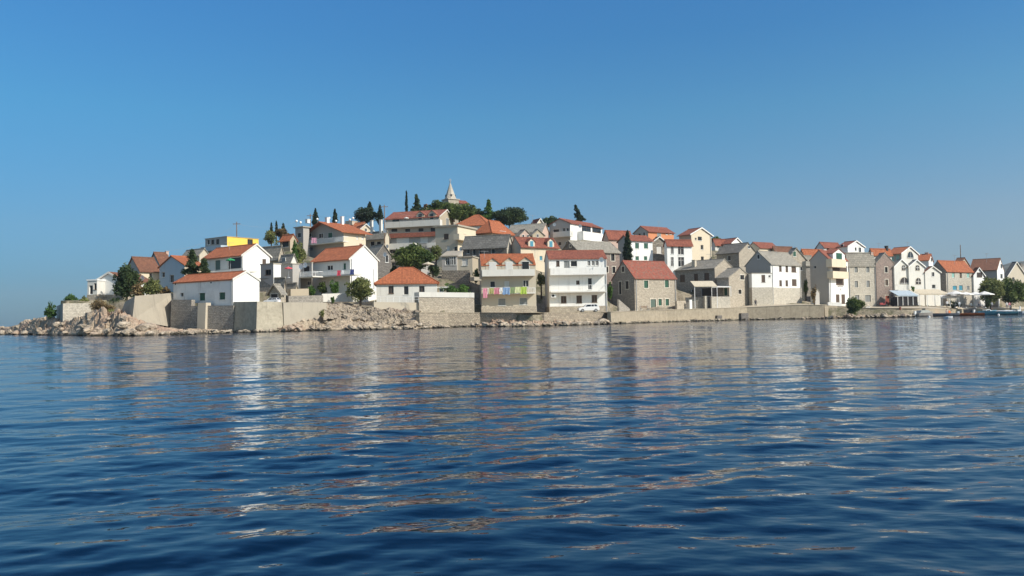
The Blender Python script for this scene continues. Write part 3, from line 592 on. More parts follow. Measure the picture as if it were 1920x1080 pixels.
H_('stone_house', 'two-storey stone house with a mottled red tile roof and green shutters', 1149, 1191, 1269, 132, 60, 583, 521, 490, ax='B', wall='stone', wallA='stoneg', rm='mtile', e=.25, g=.1, sur='sframe',
   win='B 1207.5 526 1215 540 g; B 1246.5 525.5 1253.7 539 g; B 1220 561 1229.6 582 G; B 1234.5 560.5 1240.6 573 g; B 1248 560.5 1254 573 g; A 1166 499 1171 510.5 k; A 1161 528 1165 552 k; A 1173 527 1178.7 542 k', pipe=(('B', 1193.5), ('B', 1267)), fb=583)
H_('white_house', 'white two-storey house with a red roof and dark green windows behind the cypress', 1160, 1184, 1225, 150, 62, 520, 450.5, 442, ax='B', wall='white', wallA='grey', rm='rtile', win='B 1191 455.5 1198 466 g; B 1207.5 456 1215 466 g; B 1191.5 480.5 1198 488 g; B 1207.5 480.5 1213.5 488 g', fb=500, found=3)
H_('stone_house', 'narrow old rough stone gable with a white shutter, between two white houses', 1219, 1224, 1251, 151, 68, 522, 455, 445, ax='A', wall='rubble', rm='btile', win='B 1231.5 462 1240.7 475.5 w', trim='offw', fb=500)
H_('white_house', 'white house with tall paired dark windows and a red roof below the cream tower house', 1247, 1252, 1299, 148, 74, 525, 458, 450.5, ax='B', wall='white', rm='rtile', win='B 1258 459.5 1263 476.5 d; B 1271.5 460 1282 477.5 d; B 1258 482 1263 499.5 d; B 1272 482 1282.6 500 d', fb=510)
H_('brick_house', 'orange brick house with a red roof and shade-grey side wall on the ridge', 1189, 1216, 1264, 176, 55, 465, 434, 425, ax='B', wall='orange', wallA='grey', rm='rtile', win='A 1196 437 1201 443 k; A 1206 435 1210 443 k; B 1232 435 1239 444 y; B 1248 436 1252 440 k; B 1255 436 1259 440 k', fb=456)
H_('red_roof_house', 'low house with a long orange-red roof left of the cypress on the ridge', 1131, 1141, 1186, 172, 66, 462, 446, 433, ax='B', wall='pink', rm='rtile', fb=452)
H_('cream_house', 'tall narrow cream house with a white-trimmed gable and three small windows', 1275, 1298, 1335.5, 163, 54, 520, 439, 428, ax='A', wall='cream', wallA='pink', rm='rtile', trim='white', e=.6, win='B 1308.5 444 1316 451 k; B 1314 459.5 1318.8 468 k; B 1314.4 481 1319.6 488 k; B 1303 446 1306 450 k', pipe=(('B', 1333.5),), fb=495)
H_('red_roof_house', 'low house with a red roof behind and right of the tall cream house', 1335, 1341, 1362, 178, 66, 470, 457, 449, ax='B', wall='offw', rm='rtile', fb=464, win='B 1345 461 1349 465 k')
H_('white_house', 'white-gabled house with a red roof on the ridge above the dark slab-roofed house', 1347, 1372, 1392, 176, 52, 474, 456, 447, ax='A', wall='white', rm='rtile', trim='white', fb=464)
H_('red_roof_house', 'house with a long red roof and a cream gable above the grey-gabled white house', 1402, 1424, 1459, 176, 58, 475, 464, 455, ax='B', wall='cream', wallA='cream', rm='rtile', fb=470)
H_('brown_roof_house', 'low brown-tiled house on the ridge left of the pale stone gable', 1447, 1454, 1488, 178, 66, 480, 472, 463, ax='B', wall='tan', rm='btile', fb=474)
H_('stone_house', 'old stone house with dark slab roof behind the house with a grey gable', 1345, 1387, 1420, 160, 48, 530, 473, 456, ax='A', wall='stone', wallA='stoneg', rm='dslab', win='A 1364 479 1369.5 489 k; B 1402 461 1406 465.5 k', fb=510)
H_('stone_house', 'long slab-roofed stone house with brown shutters above the beige awning', 1268, 1342, 1378, 141, 45, 580, 502.5, 486.5, ax='A', wall='stone', wallA='stoneg', rm='slab', win='A 1275 515 1284 528.5 b; A 1301.5 513 1308.5 526.5 b; A 1320.5 511.5 1329.5 525 b; A 1296 542 1300 549 k; A 1315 539 1335 556 k', ch=((1301.5, 487.5, .7, 'beige', .12),), g=.1, fb=575)
H_('stone_house', 'stone gable-fronted house with two small windows behind the low stone wall', 1345, 1368, 1411, 137, 48, 580, 520, 503, ax='A', wall='stone', wallA='stoneg', rm='slab', win='B 1387.6 515.4 1395 524.5 m; B 1384.4 543 1389.8 551 m; A 1358 540 1364 554 g; B 1413.5 556 1418 566 k', sur='sframe', fb=576, g=.12)
H_('white_house', 'white and stone house with a shade-grey gable end and small brown-shuttered windows', 1400, 1447, 1503, 144, 50, 571, 495, 471.5, ax='B', wall='white', wallA='grey', rm='slab', g=.1, e=.25, basem=('stonew', 539), sur=None,
   win='B 1461 498 1465.5 508.5 b; B 1473 498 1477.5 509.5 b; B 1484 498.6 1492.6 510 b; B 1461.4 525.5 1466 536 b; B 1473 525.5 1477.5 536 b; B 1485 523.6 1493.4 535.5 b; A 1420 477 1425 486 k', pipe=(('B', 1449.5), ('B', 1501.5)), fb=568)
H_('terrace_block', 'white and stone block with a railed roof terrace in front of the grey gable', 1405, 1411, 1449, 139.5, 76, 570, 513, 0, roof='flat', wall='white', rm='conc', e=.06, flatz=.12, basem=('stonew', 539), win='B 1428 515.5 1434.5 529 b; B 1441 516 1445 520 k', fb=568, Lb=None)
H_('stone_house', 'pale stone house with a steep gable and one green window in it', 1470, 1478, 1513, 155, 66, 560, 486, 466, ax='A', wall='stone', rm='slab', win='B 1486.4 471 1492 481 g; B 1500 500 1505 507 k', fb=520)
H_('stone_house', 'dark shaded stone house deep in the gap between two white houses', 1494, 1500, 1526, 168, 70, 572, 492, 480, ax='B', wall='stoneg', rm='slab', win='B 1508 523 1513 533 k; B 1506 548 1511 556 k', fb=560)
h47, hit47, pt47, MW47 = H_('restaurant_house', 'tall white house with cream balconies and brown shutters beside the shoreline bush', 1521, 1556, 1592, 157, 47, 571, 486, 470, ax='B', wall='white', wallA='grey', rm='rtile', g=.08, e=.2,
   win='B 1561 499 1588 508 b; B 1567.7 523 1582 534 b; B 1567.7 552 1574 569.5 b; B 1578 552 1584.4 569.5 b; A 1526 498 1530 504 k', bal=(('B', 1560, 1586.5, 486, 501, 1.3, 'solid', 'cream'), ('B', 1562, 1591.5, 509, 522, 1.3, 'solid', 'cream')),
   dorm=(('B', 1562, 1584, 467, 476, 487, 'g', .05),), pipe=(('B', 1557.5), ('A', 1554.5)), fb=571)
H_('porch', 'small gabled grey porch with a dark doorway on the side of the tall white house', 1520, 1529, 1537, 151, 40, 571, 549, 543, ax='A', wall='grey', rm='slab', win='A 1524 552 1528 570 k', e=.15, g=.1, fb=571, ctrl=False)
H_('stone_house', 'white limestone house with a grey slab roof and three rows of grey-green shuttered windows', 1584, 1592, 1644, 165, 76, 574, 495, 475, ax='B', wall='stonew', rm='slab', sur='sframe', g=.05, e=.2, La=8,
   win='B 1602 499 1608 511 y; B 1624 499 1630 511 y; B 1602.5 526.5 1608.5 539 y; B 1624.5 526 1630.5 538.5 y; B 1622 553 1632.5 566 y; B 1603 553 1611 566 y', ch=((1633.5, 473, .5, 'pink'),), pipe=(('B', 1594), ('B', 1642.5)), fb=574)
H_('stone_house', 'tall narrow pinkish stone gable house with a red-brown door', 1636, 1645, 1679.5, 172.5, 70, 575, 494, 475, ax='A', wall='stonep', rm='slab', sur='sframe', g=.1, e=.1, win='B 1659 500.7 1664 511 k; B 1659.7 524 1664.8 535.5 b; B 1660 554 1668 572 R; B 1666 577 1666 577 k', fb=575)
# ---------------------------------------------------------------- right end
h50, hit50, pt50, MW50 = H_('restaurant_house', 'cream arched-window restaurant gable above the blue-grey awning, left of its twin', 1674, 1679, 1706, 169, 68, 574, 500, 487, ax='A', wall='offw', rm='slab', trim='white', e=.3,
   win='B 1691 497 1697 507 a; B 1687 520 1703 533 a', bal=(('B', 1684, 1707, 534, 545, 1.3, 'rail', 'white'),), fb=572)
H_('restaurant_house', 'cream gable-fronted restaurant, right half of the double gable, above the beige awning', 1701, 1706.3, 1735.5, 170, 68, 574, 500, 488, ax='A', wall='offw', rm='slab', trim='white', e=.3, win='B 1716.5 497 1723.6 507 a; B 1717 521 1726 533 a', fb=572, ctrl=False)
H_('cream_house', 'cream house with a big arched attic window and an orange roof over the double gable', 1664, 1692, 1723, 180, 52, 530, 475, 463.5, ax='A', wall='offw', wallA='grey', rm='otile', trim='white', win='B 1701 472 1712 484 a; A 1671 477 1676 490 t; A 1680 477 1686 490 t', e=.5, fb=500)
H_('orange_roof_house', 'low house with a faded orange roof and a small chimney behind the limestone house', 1629, 1636, 1672, 180, 66, 485, 475, 467, ax='B', wall='offw', rm='otile', fb=480, ch=((1662, 461, .6, 'black'),))
H_('white_house', 'white house with several small roofs on the skyline above the tall white house', 1570, 1590, 1621, 186, 56, 480, 462, 452.5, ax='A', wall='white', rm='rtile', wallA='white', win='B 1603 464 1606 470 k; B 1610 464 1614 473 k; A 1576 458 1582 463 k', fb=476, trim='white')
H_('grey_roof_house', 'low white house with reddish roof, on the skyline above the tall white house', 1531, 1545, 1578, 184, 60, 484, 463, 455, ax='B', wall='white', rm='rtile', win='B 1550 465 1556 470 k; B 1564 465 1569 470 k', fb=478)
H_('orange_roof_house', 'long low orange-brown roof between the pale stone gable and the tall white house', 1500, 1508, 1545, 178, 66, 492, 477, 468, ax='B', wall='tan', rm='otile', fb=485, win='B 1520 480 1524 484 k')
H_('orange_roof_house', 'small house with a rusty orange roof and white gable behind the double-gabled restaurant', 1718, 1742, 1750, 190, 34, 510, 488, 477, ax='A', wall='white', rm='otile', win='B 1745 484 1747 490 k', ch=((1737.5, 473.5, .8, 'pink'),), fb=500)
H_('cream_house', 'small cream gable house with two dark windows, above the long beige awning', 1731, 1736.5, 1765, 171.5, 68, 574, 511, 500.5, ax='A', wall='offw', rm='btile', win='B 1747 510 1751.5 518.5 k; B 1747.7 533.7 1754 541 k', trim='offw', e=.2, fb=572)
H_('orange_roof_house', 'stone-fronted house with a bright orange roof and pale turquoise shutters', 1746, 1776, 1827, 173.5, 60, 575, 508, 489.5, ax='B', wall='stonew', wallA='stoneg', rm='otile', g=.05, e=.25,
   win='B 1785 512 1789.6 520.5 t; B 1799.6 512 1803.2 520 b; B 1813 512 1817.6 520.5 t; B 1786.5 536 1794 544 l; B 1798.5 535 1805 544.5 l; B 1813 536 1817.5 544 y', pipe=(('B', 1778), ('B', 1825.5)), fb=572)
H_('white_house', 'small white gable house with one wide dark window right of the turquoise shutters', 1822, 1827.5, 1847, 178, 68, 575, 516, 503, ax='A', wall='white', rm='btile', trim='white', win='B 1832 511 1840.8 519.5 m', fb=560)
H_('warehouse', 'tall white-gabled house with a long dull red roof behind the quay trees', 1820, 1871.5, 1884.5, 180, 40, 560, 505.5, 485, ax='A', wall='white', wallA='grey', rm='btile', win='B 1876 495 1878.5 503 k; B 1876 514 1880 522 k', g=.1, fb=540)
H_('brown_roof_house', 'low brown-roofed house peeking out left of the tall white-gabled house', 1788, 1800, 1818, 190, 50, 520, 497, 484, ax='A', wall='tan', rm='btile', fb=505, win='B 1806 498 1809 502 k')
H_('stone_house', 'beige house with a long dark grey roof at the right edge of the village', 1884, 1890, 1925, 192, 62, 560, 518, 492, ax='A', wall='beige', rm='dslab', fb=540, win='B 1898 520 1902 527 k', trim='offw')
H_('white_house', 'white house with a grey roof and tall dark chimney at the right edge', 1905, 1913, 1950, 205, 62, 560, 514, 498, ax='B', wall='white', rm='slab', fb=540, win='B 1918 518 1922 526 k', ch=((1912, 494, 1.0, 'stoned'),))
H_('grey_house', 'dark-walled house mostly hidden behind the large spreading pine', 735, 790, 806, 146, 20, 535, 490, 0, roof='flat', wall='grey', wallA='stoned', rm='conc', e=.1, fb=515)
# ---------------------------------------------------------------- shoreline, ground, rocks
WL = [(-160, 622), (-60, 624), (0, 627.5), (60, 628.5), (160, 630), (240, 630.5), (330, 628.5), (440, 624.5), (530, 622.5), (620, 620), (700, 618.5), (780, 617), (870, 613.5), (1000, 612.5), (1140, 608.5), (1250, 604), (1400, 600), (1570, 597), (1700, 595), (1735, 594), (1800, 590.5), (1920, 588), (2100, 585)]
def dw(px):
    y = np.interp(px, [a for a, b in WL], [b for a, b in WL]); return CZ*F/(y-hor(px))
PROM = [(780, 586, 585.5), (890, 586.5, 586), (1020, 586.5, 586.5), (1140, 585.5, 586.5), (1147, 585, 584), (1200, 583, 582.5), (1290, 580, 579), (1380, 577, 577), (1411, 576, 571), (1503, 571.5, 570), (1556, 573, 571.5), (1592, 576, 573), (1645, 578, 575), (1706, 578, 573.5), (1765, 579, 573.5), (1830, 580, 575), (1925, 580.5, 575.5), (2150, 580, 575)]
PBD = [(780, 128), (889, 129.8), (1006, 129.8), (1031, 134.6), (1140, 134.6), (1191, 150), (1270, 153), (1368, 160), (1411, 165), (1503, 170), (1556, 177), (1592, 184), (1645, 185), (1706, 187), (1765, 189), (1925, 205), (2150, 220)]
WD = [(106, 119), (118, 111), (171, 113.5), (200, 116.5), (233, 114.5), (253, 107), (322, 115), (330, 112), (437, 107.3), (482, 104.5), (531, 107.6), (612, 113), (640, 117.3), (665, 117.8), (704, 117), (786, 119), (889, 121)]
def pfd(px): return float(dw(px))+(3.2 if px < 892 else 3.2+(px-892)*.04 if px < 927 else 4.6 if px < 1144 else 1.4 if px < 1545 else min(5.0, 1.4+(px-1545)*.12) if px < 1735 else 1.2)
def prom_z(px, d):
    yf = np.interp(px, [a[0] for a in PROM], [a[1] for a in PROM]); yb = np.interp(px, [a[0] for a in PROM], [a[2] for a in PROM]); db = np.interp(px, [a[0] for a in PBD], [a[1] for a in PBD]); df = pfd(px)
    zf = CZ+(hor(px)-yf)/F*df; zb = CZ+(hor(px)-yb)/F*db; t = (d-df)/(db-df)
    return zf+(zb-zf)*min(1, max(0, t)), df, db
def fan(px, d, z=0): 
    p = _PR(px, hor(px), d); return Vector((p.x, p.y, z))
def ground_pts():
    pts = [(p[0], p[1], p[2]) for p in CTRL]
    for px in range(-150, 2200, 60):
        for d, z in ((300, -4), (260, 2)): q = fan(px, d); pts.append((q.x, q.y, z if px > 200 else -4))
        if px < 1700:
            q = fan(px, float(dw(px))+9); 
            if px > 480: pts.append((q.x, q.y, 1.9))
    for px, d, z in ((-60, 140, -2), (20, 140, -1), (60, 135, 0), (100, 128, 2), (130, 122, 3.5), (110, 150, 0), (160, 160, 2), (-60, 180, -5), (60, 200, -5), (845, 215, 26), (700, 215, 25), (980, 215, 25), (1090, 205, 24), (250, 180, 2), (220, 112, 3.6), (290, 112, 4.2), (620, 117, 3.4), (560, 113, 3.4), (690, 119, 3.4)):
        q = fan(px, d); pts.append((q.x, q.y, z))
    return np.array(pts)
def make_ground():
    C = ground_pts(); pxs = np.arange(-150, 2200, 8.0); nd = 130; V = []
    vis = np.array(VIS)
    for px in pxs:
        d0 = float(dw(px))+(4.5 if px < 1150 else 2.0); ds = d0+(330-d0)*np.linspace(0, 1, nd)**1.25
        for d in ds:
            q = fan(px, d); dd = (C[:, 0]-q.x)**2+(C[:, 1]-q.y)**2+1.5; w = dd**-1.7; z = float((w*C[:, 2]).sum()/w.sum())
            z += .5*noise.noise(Vector((q.x*.12, q.y*.12, 3)))*min(1, max(0, (d-d0-14)/10))
            mk = (vis[:, 3] > d-.5) & (vis[:, 0]-6 < px) & (vis[:, 1]+6 > px)
            if mk.any():
                cap = (CZ+(hor(px)-(vis[mk, 2]+.5))/F*d).min(); z = min(z, cap)
            if px > 885:
                zp, df_, db_ = prom_z(px, d)
                if d < db_-.5: z = min(z, zp-.3)
            elif px > 100:
                if d < np.interp(px, [a[0] for a in WD], [a[1] for a in WD])+.2: z = -1.5
            if px < 112 : z = min(z, -.2)
            if d == ds[0]: z = min(z, -1.0)
            V.append((q.x, q.y, z))
    n = len(pxs); q = MB(); q.v = V
    for i in range(n-1):
        for j in range(nd-1):
            q.f.append((i*nd+j, (i+1)*nd+j, (i+1)*nd+j+1, i*nd+j+1)); q.m.append(0)
    q.smooth = True
    m_, nt, b = nm('hillside_ground'); tc = nt.nodes.new('ShaderNodeTexCoord')
    n1 = N(nt, 'ShaderNodeTexNoise', Scale=.25, Detail=9.0, Roughness=.7); nt.links.new(tc.outputs['Object'], n1.inputs[0])
    n2 = N(nt, 'ShaderNodeTexNoise', Scale=1.6, Detail=6.0, Roughness=.7); nt.links.new(tc.outputs['Object'], n2.inputs[0])
    c = mixc(nt, ramp(nt, n2.outputs[0], [(.35, 0.0), (.65, 1.0)]), (.20, .17, .12), (.36, .31, .23))
    c = mixc(nt, ramp(nt, n1.outputs[0], [(.48, 0.0), (.60, .85)]), c, (.07, .08, .03))
    nt.links.new(c, b.inputs['Base Color']); b.inputs['Roughness'].default_value = .95; bump(nt, b, n2.outputs[0], .25)
    struct(q.build('hillside', m_))
make_ground()
def rockmat(name, c1, c2, c3, wet=True):
    m_, nt, b = nm(name); g = nt.nodes.new('ShaderNodeNewGeometry'); mp = N(nt, 'ShaderNodeMapping', Scale=(1, 1, 1.8)); nt.links.new(g.outputs['Position'], mp.inputs[0])
    n1 = N(nt, 'ShaderNodeTexNoise', Scale=.55, Detail=10.0, Roughness=.72, Distortion=.6); nt.links.new(mp.outputs[0], n1.inputs[0])
    n2 = N(nt, 'ShaderNodeTexNoise', Scale=.13, Detail=2.0); nt.links.new(g.outputs['Position'], n2.inputs[0])
    vo = N(nt, 'ShaderNodeTexVoronoi', Scale=1.5); vo.feature = 'DISTANCE_TO_EDGE'; nt.links.new(mp.outputs[0], vo.inputs[0])
    c = mixc(nt, ramp(nt, n1.outputs[0], [(.36, 0.0), (.60, 1.0)]), c2, c1); c = mixc(nt, ramp(nt, n2.outputs[0], [(.52, 0.0), (.64, .8)]), c, c3)
    c = mixc(nt, ramp(nt, vo.outputs['Distance'], [(.0, .75), (.06, 0.0)]), c, (.06, .05, .04))
    if wet:
        sp = nt.nodes.new('ShaderNodeSeparateXYZ'); nt.links.new(g.outputs['Position'], sp.inputs[0])
        ad = nt.nodes.new('ShaderNodeMath'); ad.operation = 'MULTIPLY_ADD'; ad.inputs[1].default_value = 1.1; nt.links.new(n1.outputs[0], ad.inputs[0]); nt.links.new(sp.outputs[2], ad.inputs[2])
        c = mixc(nt, ramp(nt, ad.outputs[0], [(.62, .92), (.86, 0.0)]), c, (.035, .032, .02))
    nt.links.new(c, b.inputs['Base Color']); b.inputs['Roughness'].default_value = .9; bump(nt, b, n1.outputs[0], .35); return m_
M['rock'] = rockmat('shore_rock', (.52, .42, .30), (.25, .20, .15), (.44, .30, .21))
M['boulder'] = rockmat('pale_boulder', (.56, .47, .36), (.30, .25, .19), (.46, .34, .25))
CREST = [(-160, 620), (-60, 619), (-20, 616), (0, 613), (30, 611), (45, 601), (70, 597), (95, 594), (120, 600), (150, 594), (172, 584), (190, 577), (205, 585), (222, 582), (240, 588), (258, 596), (275, 606), (300, 612), (330, 616), (480, 618), (505, 612), (530, 602), (555, 592), (590, 590), (612, 594), (640, 588), (665, 592), (700, 598), (740, 601), (760, 600), (775, 596), (800, 598), (830, 604), (870, 607), (885, 600), (900, 594), (930, 592), (980, 597), (1020, 598), (1060, 592), (1100, 596), (1130, 600), (1160, 601), (1200, 600), (1260, 600), (1400, 597.5), (1500, 596), (1540, 592), (1560, 585), (1590, 580), (1625, 582), (1650, 585), (1700, 582), (1720, 586), (1740, 592)]
def make_rocks():
    pxs = np.arange(-160, 1745, 2.2); offs = np.concatenate([np.linspace(-1.2, 6, 26), np.linspace(6.6, 12, 9), np.linspace(13, 29, 14)]); V = []; no = len(offs)
    for px in pxs:
        d0 = float(dw(px)); yc = float(np.interp(px, [a for a, b in CREST], [b for a, b in CREST]))
        oc = 5.5 if px < 1145 else 2.0
        if px > 1540: oc = 4.5
        for o in offs:
            oo = (o if px < 300 else min(o, 11+o*.05)) if px < 1145 or px > 1540 else min(o, 3.0+o*.05)
            if px > 1540: oo = min(oo, 6+o*.05)
            d = d0+oo; q = fan(px, d); zc = CZ+(hor(px)-yc)/F*(d0+oc)
            s = max(0, min(1, oo/oc)); h = -.5+(zc+.35)*(s**.75)
            v = Vector((q.x*.75, q.y*.75, h*.9)); r = noise.ridged_multi_fractal(v, 1.0, 2.2, 5, 1.0, 2.0, noise_basis='PERLIN_ORIGINAL')-1.0
            blk = noise.cell(Vector((q.x*.9+noise.noise(v)*1.2, q.y*.9, 5)))-.5
            am = min(1.0, .25+zc*.25)
            h += (r*.42*am+blk*.5*am)*min(1, .3+s*1.4)
            if oo < .2: h = min(h, .05)
            if oo < -.8: h = -.6
            V.append((q.x, q.y, h))
    n = len(pxs); q = MB(); q.v = V
    for i in range(n-1):
        for j in range(no-1): q.f.append((i*no+j, (i+1)*no+j, (i+1)*no+j+1, i*no+j+1)); q.m.append(0)
    struct(q.build('rocky_shore', M['rock']))
make_rocks()
def make_bank():
    cols = [(606, 567.5, 112.6, 592), (640, 569, 116.8, 590), (665, 572, 117.4, 592), (704, 577, 116.3, 600), (745, 578.5, 116.9, 602), (788, 581, 116.6, 602)]
    X = [c[0] for c in cols]; q = MB(); V = []; pxs = np.arange(606, 788, 1.6); nk = 26
    for px in pxs:
        yt, dt, yb = [float(np.interp(px, X, [c[k] for c in cols])) for k in (1, 2, 3)]
        A_ = _PR(px, yt, dt); B_ = _PR(px, yb, dt-3.2)
        for k in range(nk):
            t = 1.25*k/(nk-1); p = A_+(B_-A_)*t; v = Vector((p.x*1.6, p.y*1.6, p.z*1.6)); r = noise.fractal(v, 1, 2.1, 4)+.7*(noise.cell(v*1.5)-.5)
            V.append((p.x, p.y-r*.22*(1 if 0 < k else 0), p.z+r*.15+.12*sin(px*.2)*(k == 0)))
        V.append((A_.x, A_.y+2.5, A_.z-.2))
    nk += 1; q.v = V
    for i in range(len(pxs)-1):
        for k in range(nk-2): q.f.append((i*nk+k, (i+1)*nk+k, (i+1)*nk+k+1, i*nk+k+1)); q.m.append(0)
        q.f.append((i*nk, (i+1)*nk, (i+1)*nk+nk-1, i*nk+nk-1)); q.m.append(0)
    struct(q.build('rubble_slope', rockmat('loose_rubble', (.42, .35, .26), (.22, .18, .14), (.38, .27, .20), True)))
make_bank()
# individual boulders
def boulder_mesh(seed):
    bm = bmesh.new(); bmesh.ops.create_icosphere(bm, subdivisions=3, radius=.5); rg = random.Random(seed); off = Vector((rg.random()*50, 0, 0))
    pl = [(Vector((rg.gauss(0, 1), rg.gauss(0, 1), rg.gauss(0, 1))).normalized(), .26+.16*rg.random()) for _ in range(9)]
    for v in bm.verts:
        co = v.co.copy()
        for n_, dd in pl:
            k = co.dot(n_)-dd
            if k > 0: co -= n_*k
        v.co = co+v.normal*(noise.fractal(co*5+off, 1, 2, 3)*.05)
    me = bpy.data.meshes.new('boulder'); bm.to_mesh(me); bm.free(); me.materials.append(M['boulder']); return me
def make_boulders():
    ms = [boulder_mesh(i) for i in range(6)]; rg = random.Random(11)
    zones = [(300, 530, 34, .7, (0, 2.2), 'pale boulder at the water edge below the concrete bastion and long white house'),
             (0, 290, 40, 1.1, (0, 5), 'rough boulder on the rocky point at the left end of the shore'),
             (530, 700, 42, .9, (.2, 5), 'tumbled boulder on the reddish rocky shore below the olive tree'),
             (700, 875, 34, .8, (0, 2.5), 'pale boulder at the water edge below the orange hipped cottage'),
             (875, 1150, 38, 1.0, (0, 3), 'boulder piled under the quay in front of the balcony houses'),
             (1150, 1545, 64, .75, (-.5, .8), 'small stone at the foot of the long sandy quay wall'),
             (1540, 1650, 36, .8, (0, 4), 'pale rubble boulder around the shoreline bush'),
             (1655, 1735, 14, 1.1, (0, 2.5), 'beige boulder on the shore beside the moored boats')]
    for x0, x1, n, s, (o0, o1), lab in zones:
        for i in range(n):
            px = rg.uniform(x0, x1); d0 = float(dw(px)); o_ = rg.uniform(o0, o1) if i % 2 else rg.uniform(o0, o0+.8); yc = float(np.interp(px, [a for a, b in CREST], [b for a, b in CREST]))
            zc = CZ+(hor(px)-yc)/F*d0; z = max(0, zc)*min(1, max(0, o_/5.5))**.75*.9
            q = fan(px, d0+o_, z+.05); o = bpy.data.objects.new('boulder', ms[rg.randrange(6)]); COL.objects.link(o); o.location = q
            k = s*rg.uniform(.45, 1.25); o.scale = (k*rg.uniform(.9, 1.7), k, k*rg.uniform(.55, .9)); o.rotation_euler = (rg.uniform(-.4, .4), rg.uniform(-.4, .4), rg.uniform(0, 6.3))
            tag(o, lab, 'boulder', lab.replace('boulder', 'boulders', 1))
make_boulders()
# distant wooded hill on the right
def make_far():
    q = MB(); n = 60; V = []
    for i in range(n+1):
        px = 1700+i*20; dd = 1500
        y = float(np.interp(px, [1700, 1800, 1880, 1900, 1925, 2000, 2200, 2900], [577, 545, 493, 489, 487, 470, 440, 470]))
        for j, (f, dz) in enumerate(((0, 0), (.25, .55), (.5, .85), (.75, 1.0), (1.1, .8), (1.6, 0))):
            p = fan(px, dd*(.85+f*.3)); H = (hor(px)-y)/F*dd*1.05
            V.append((p.x, p.y, H*dz*(1+.06*noise.noise(Vector((px*.02, j*.7, 0))))-(2 if dz == 0 else 0)))
    q.v = V
    for i in range(n):
        for j in range(5): q.f.append((i*6+j, (i+1)*6+j, (i+1)*6+j+1, i*6+j+1)); q.m.append(0)
    q.smooth = True
    m_, nt, b = nm('wooded_hill'); tc = nt.nodes.new('ShaderNodeTexCoord'); n1 = N(nt, 'ShaderNodeTexNoise', Scale=.03, Detail=9.0); nt.links.new(tc.outputs['Object'], n1.inputs[0])
    nt.links.new(mixc(nt, ramp(nt, n1.outputs[0], [(.4, 0.0), (.6, 1.0)]), (.05, .06, .03), (.16, .15, .10)), b.inputs['Base Color']); b.inputs['Roughness'].default_value = 1
    struct(q.build('distant_hill', m_))
make_far()
# quay surface
def make_prom():
    q = MB(); V = []; pxs = list(range(786, 2150, 12)); nn = 8
    for px in pxs:
        _, df, db = prom_z(px, 0)
        for k in range(nn):
            d = df+.05+(db+1.5-df)*k/(nn-1); z, _, _ = prom_z(px, d); p = fan(px, d, z); V.append(tuple(p))
    q.v = V
    for i in range(len(pxs)-1):
        for k in range(nn-1): q.f.append((i*nn+k, (i+1)*nn+k, (i+1)*nn+k+1, i*nn+k+1)); q.m.append(0)
    struct(q.build('promenade', M['sand']))
make_prom()
# ---------------------------------------------------------------- free walls and quay
wallseg('terrace_wall', 'pale stone terrace wall rising from the rocks at the far left point', [(106, 574, 119), (118, 569, 110.5), (171, 568, 113)], [602, 608, 605], 'stonew', .5)
wallseg('garden_wall', 'low grey rubble wall below the dark conifer left of the concrete slope', [(200, 571, 116), (233, 567, 117)], 590, 'rubble', .5)
wallseg('retaining_wall', 'sloping concrete retaining wall left of the long white house', [(234, 566, 114), (253, 555, 106.5), (324, 549.5, 114.6)], [590, 600, 617], 'conc', .6, batter=.28)
wallseg('sea_wall', 'tall rough stone base wall under the left end of the long white house', [(322.5, 562, 116), (321, 562, 111.5), (359, 562, 109.5)], [612, 614, 618], 'stoneg', .6, batter=.03, zb=.2)
sw = wallseg('sea_wall', 'rough stone base wall with a small dark opening under the long white house', [(359, 573.5, 109.5), (437.5, 572.5, 106.4)], [616, 619], 'stoneg', .6, batter=.03, zb=.2)
wallseg('buttress', 'pale plastered buttress on the stone base of the long white house', [(371, 568, 108.6), (386, 567.5, 108.0)], [615, 615], 'beige', .9, batter=.05, zb=.2)
wallseg('bastion', 'tall concrete corner bastion below the white gable and the parked white car', [(436.5, 566, 107.2), (482, 565.5, 103), (531, 566, 106.6)], [619, 621, 619], 'qconc', .7, raw=True, batter=.08, zb=-.3)
wallseg('sea_wall', 'grey concrete sea wall right of the tall bastion', [(531, 567, 103.2), (570, 567, 104.5), (612, 567.5, 105.6)], [614, 612, 612], 'conc', .6, batter=.05)
wallseg('garden_wall', 'low stone garden wall behind the bastion, right of the little garage', [(541, 555, 111), (606, 553.5, 113)], 568, 'stoneg', .4)
wallseg('garden_wall', 'tan plastered wall block beside the round bush', [(545, 542, 114), (579, 541, 115)], 558, 'tan', 1.2)
wallseg('garden_wall', 'white garden wall left of the olive tree', [(604, 551, 113.5), (636, 550, 114.5), (672, 548.5, 115.5)], 566, 'offw', .35)
wallseg('terrace_wall', 'low plain wall under the hipped cottage terrace', [(701, 566, 117), (786, 567.5, 119.2)], 583, 'beige', 1.5, raw=True)
wallseg('terrace_wall', 'high stone-faced terrace wall with a white top band right of the hipped cottage', [(785.5, 557, 118.8), (889, 558, 122.2)], 590, 'stone', 2.4, raw=True, cap=('offw', .75))
wallseg('rubble_wall', 'dry stone retaining wall below the glazed grey house', [(828, 507, 132), (880, 507, 133)], 535, 'rubble', .6)
def quay(label, xs, mat, bat=.03):
    pts = []
    for px in xs:
        z, df, db = prom_z(px, 0); y = float(np.interp(px, [a[0] for a in PROM], [a[1] for a in PROM])); pts.append((px, y, df))
    wallseg('quay_wall', label, pts, 0, mat, .6, raw=True, batter=bat, zb=-.6, cap=('sand', .05))
quay('stone quay wall above the dark rocks under the two balcony houses', [786, 840, 900, 960, 1020, 1080, 1143.5], 'qstone')
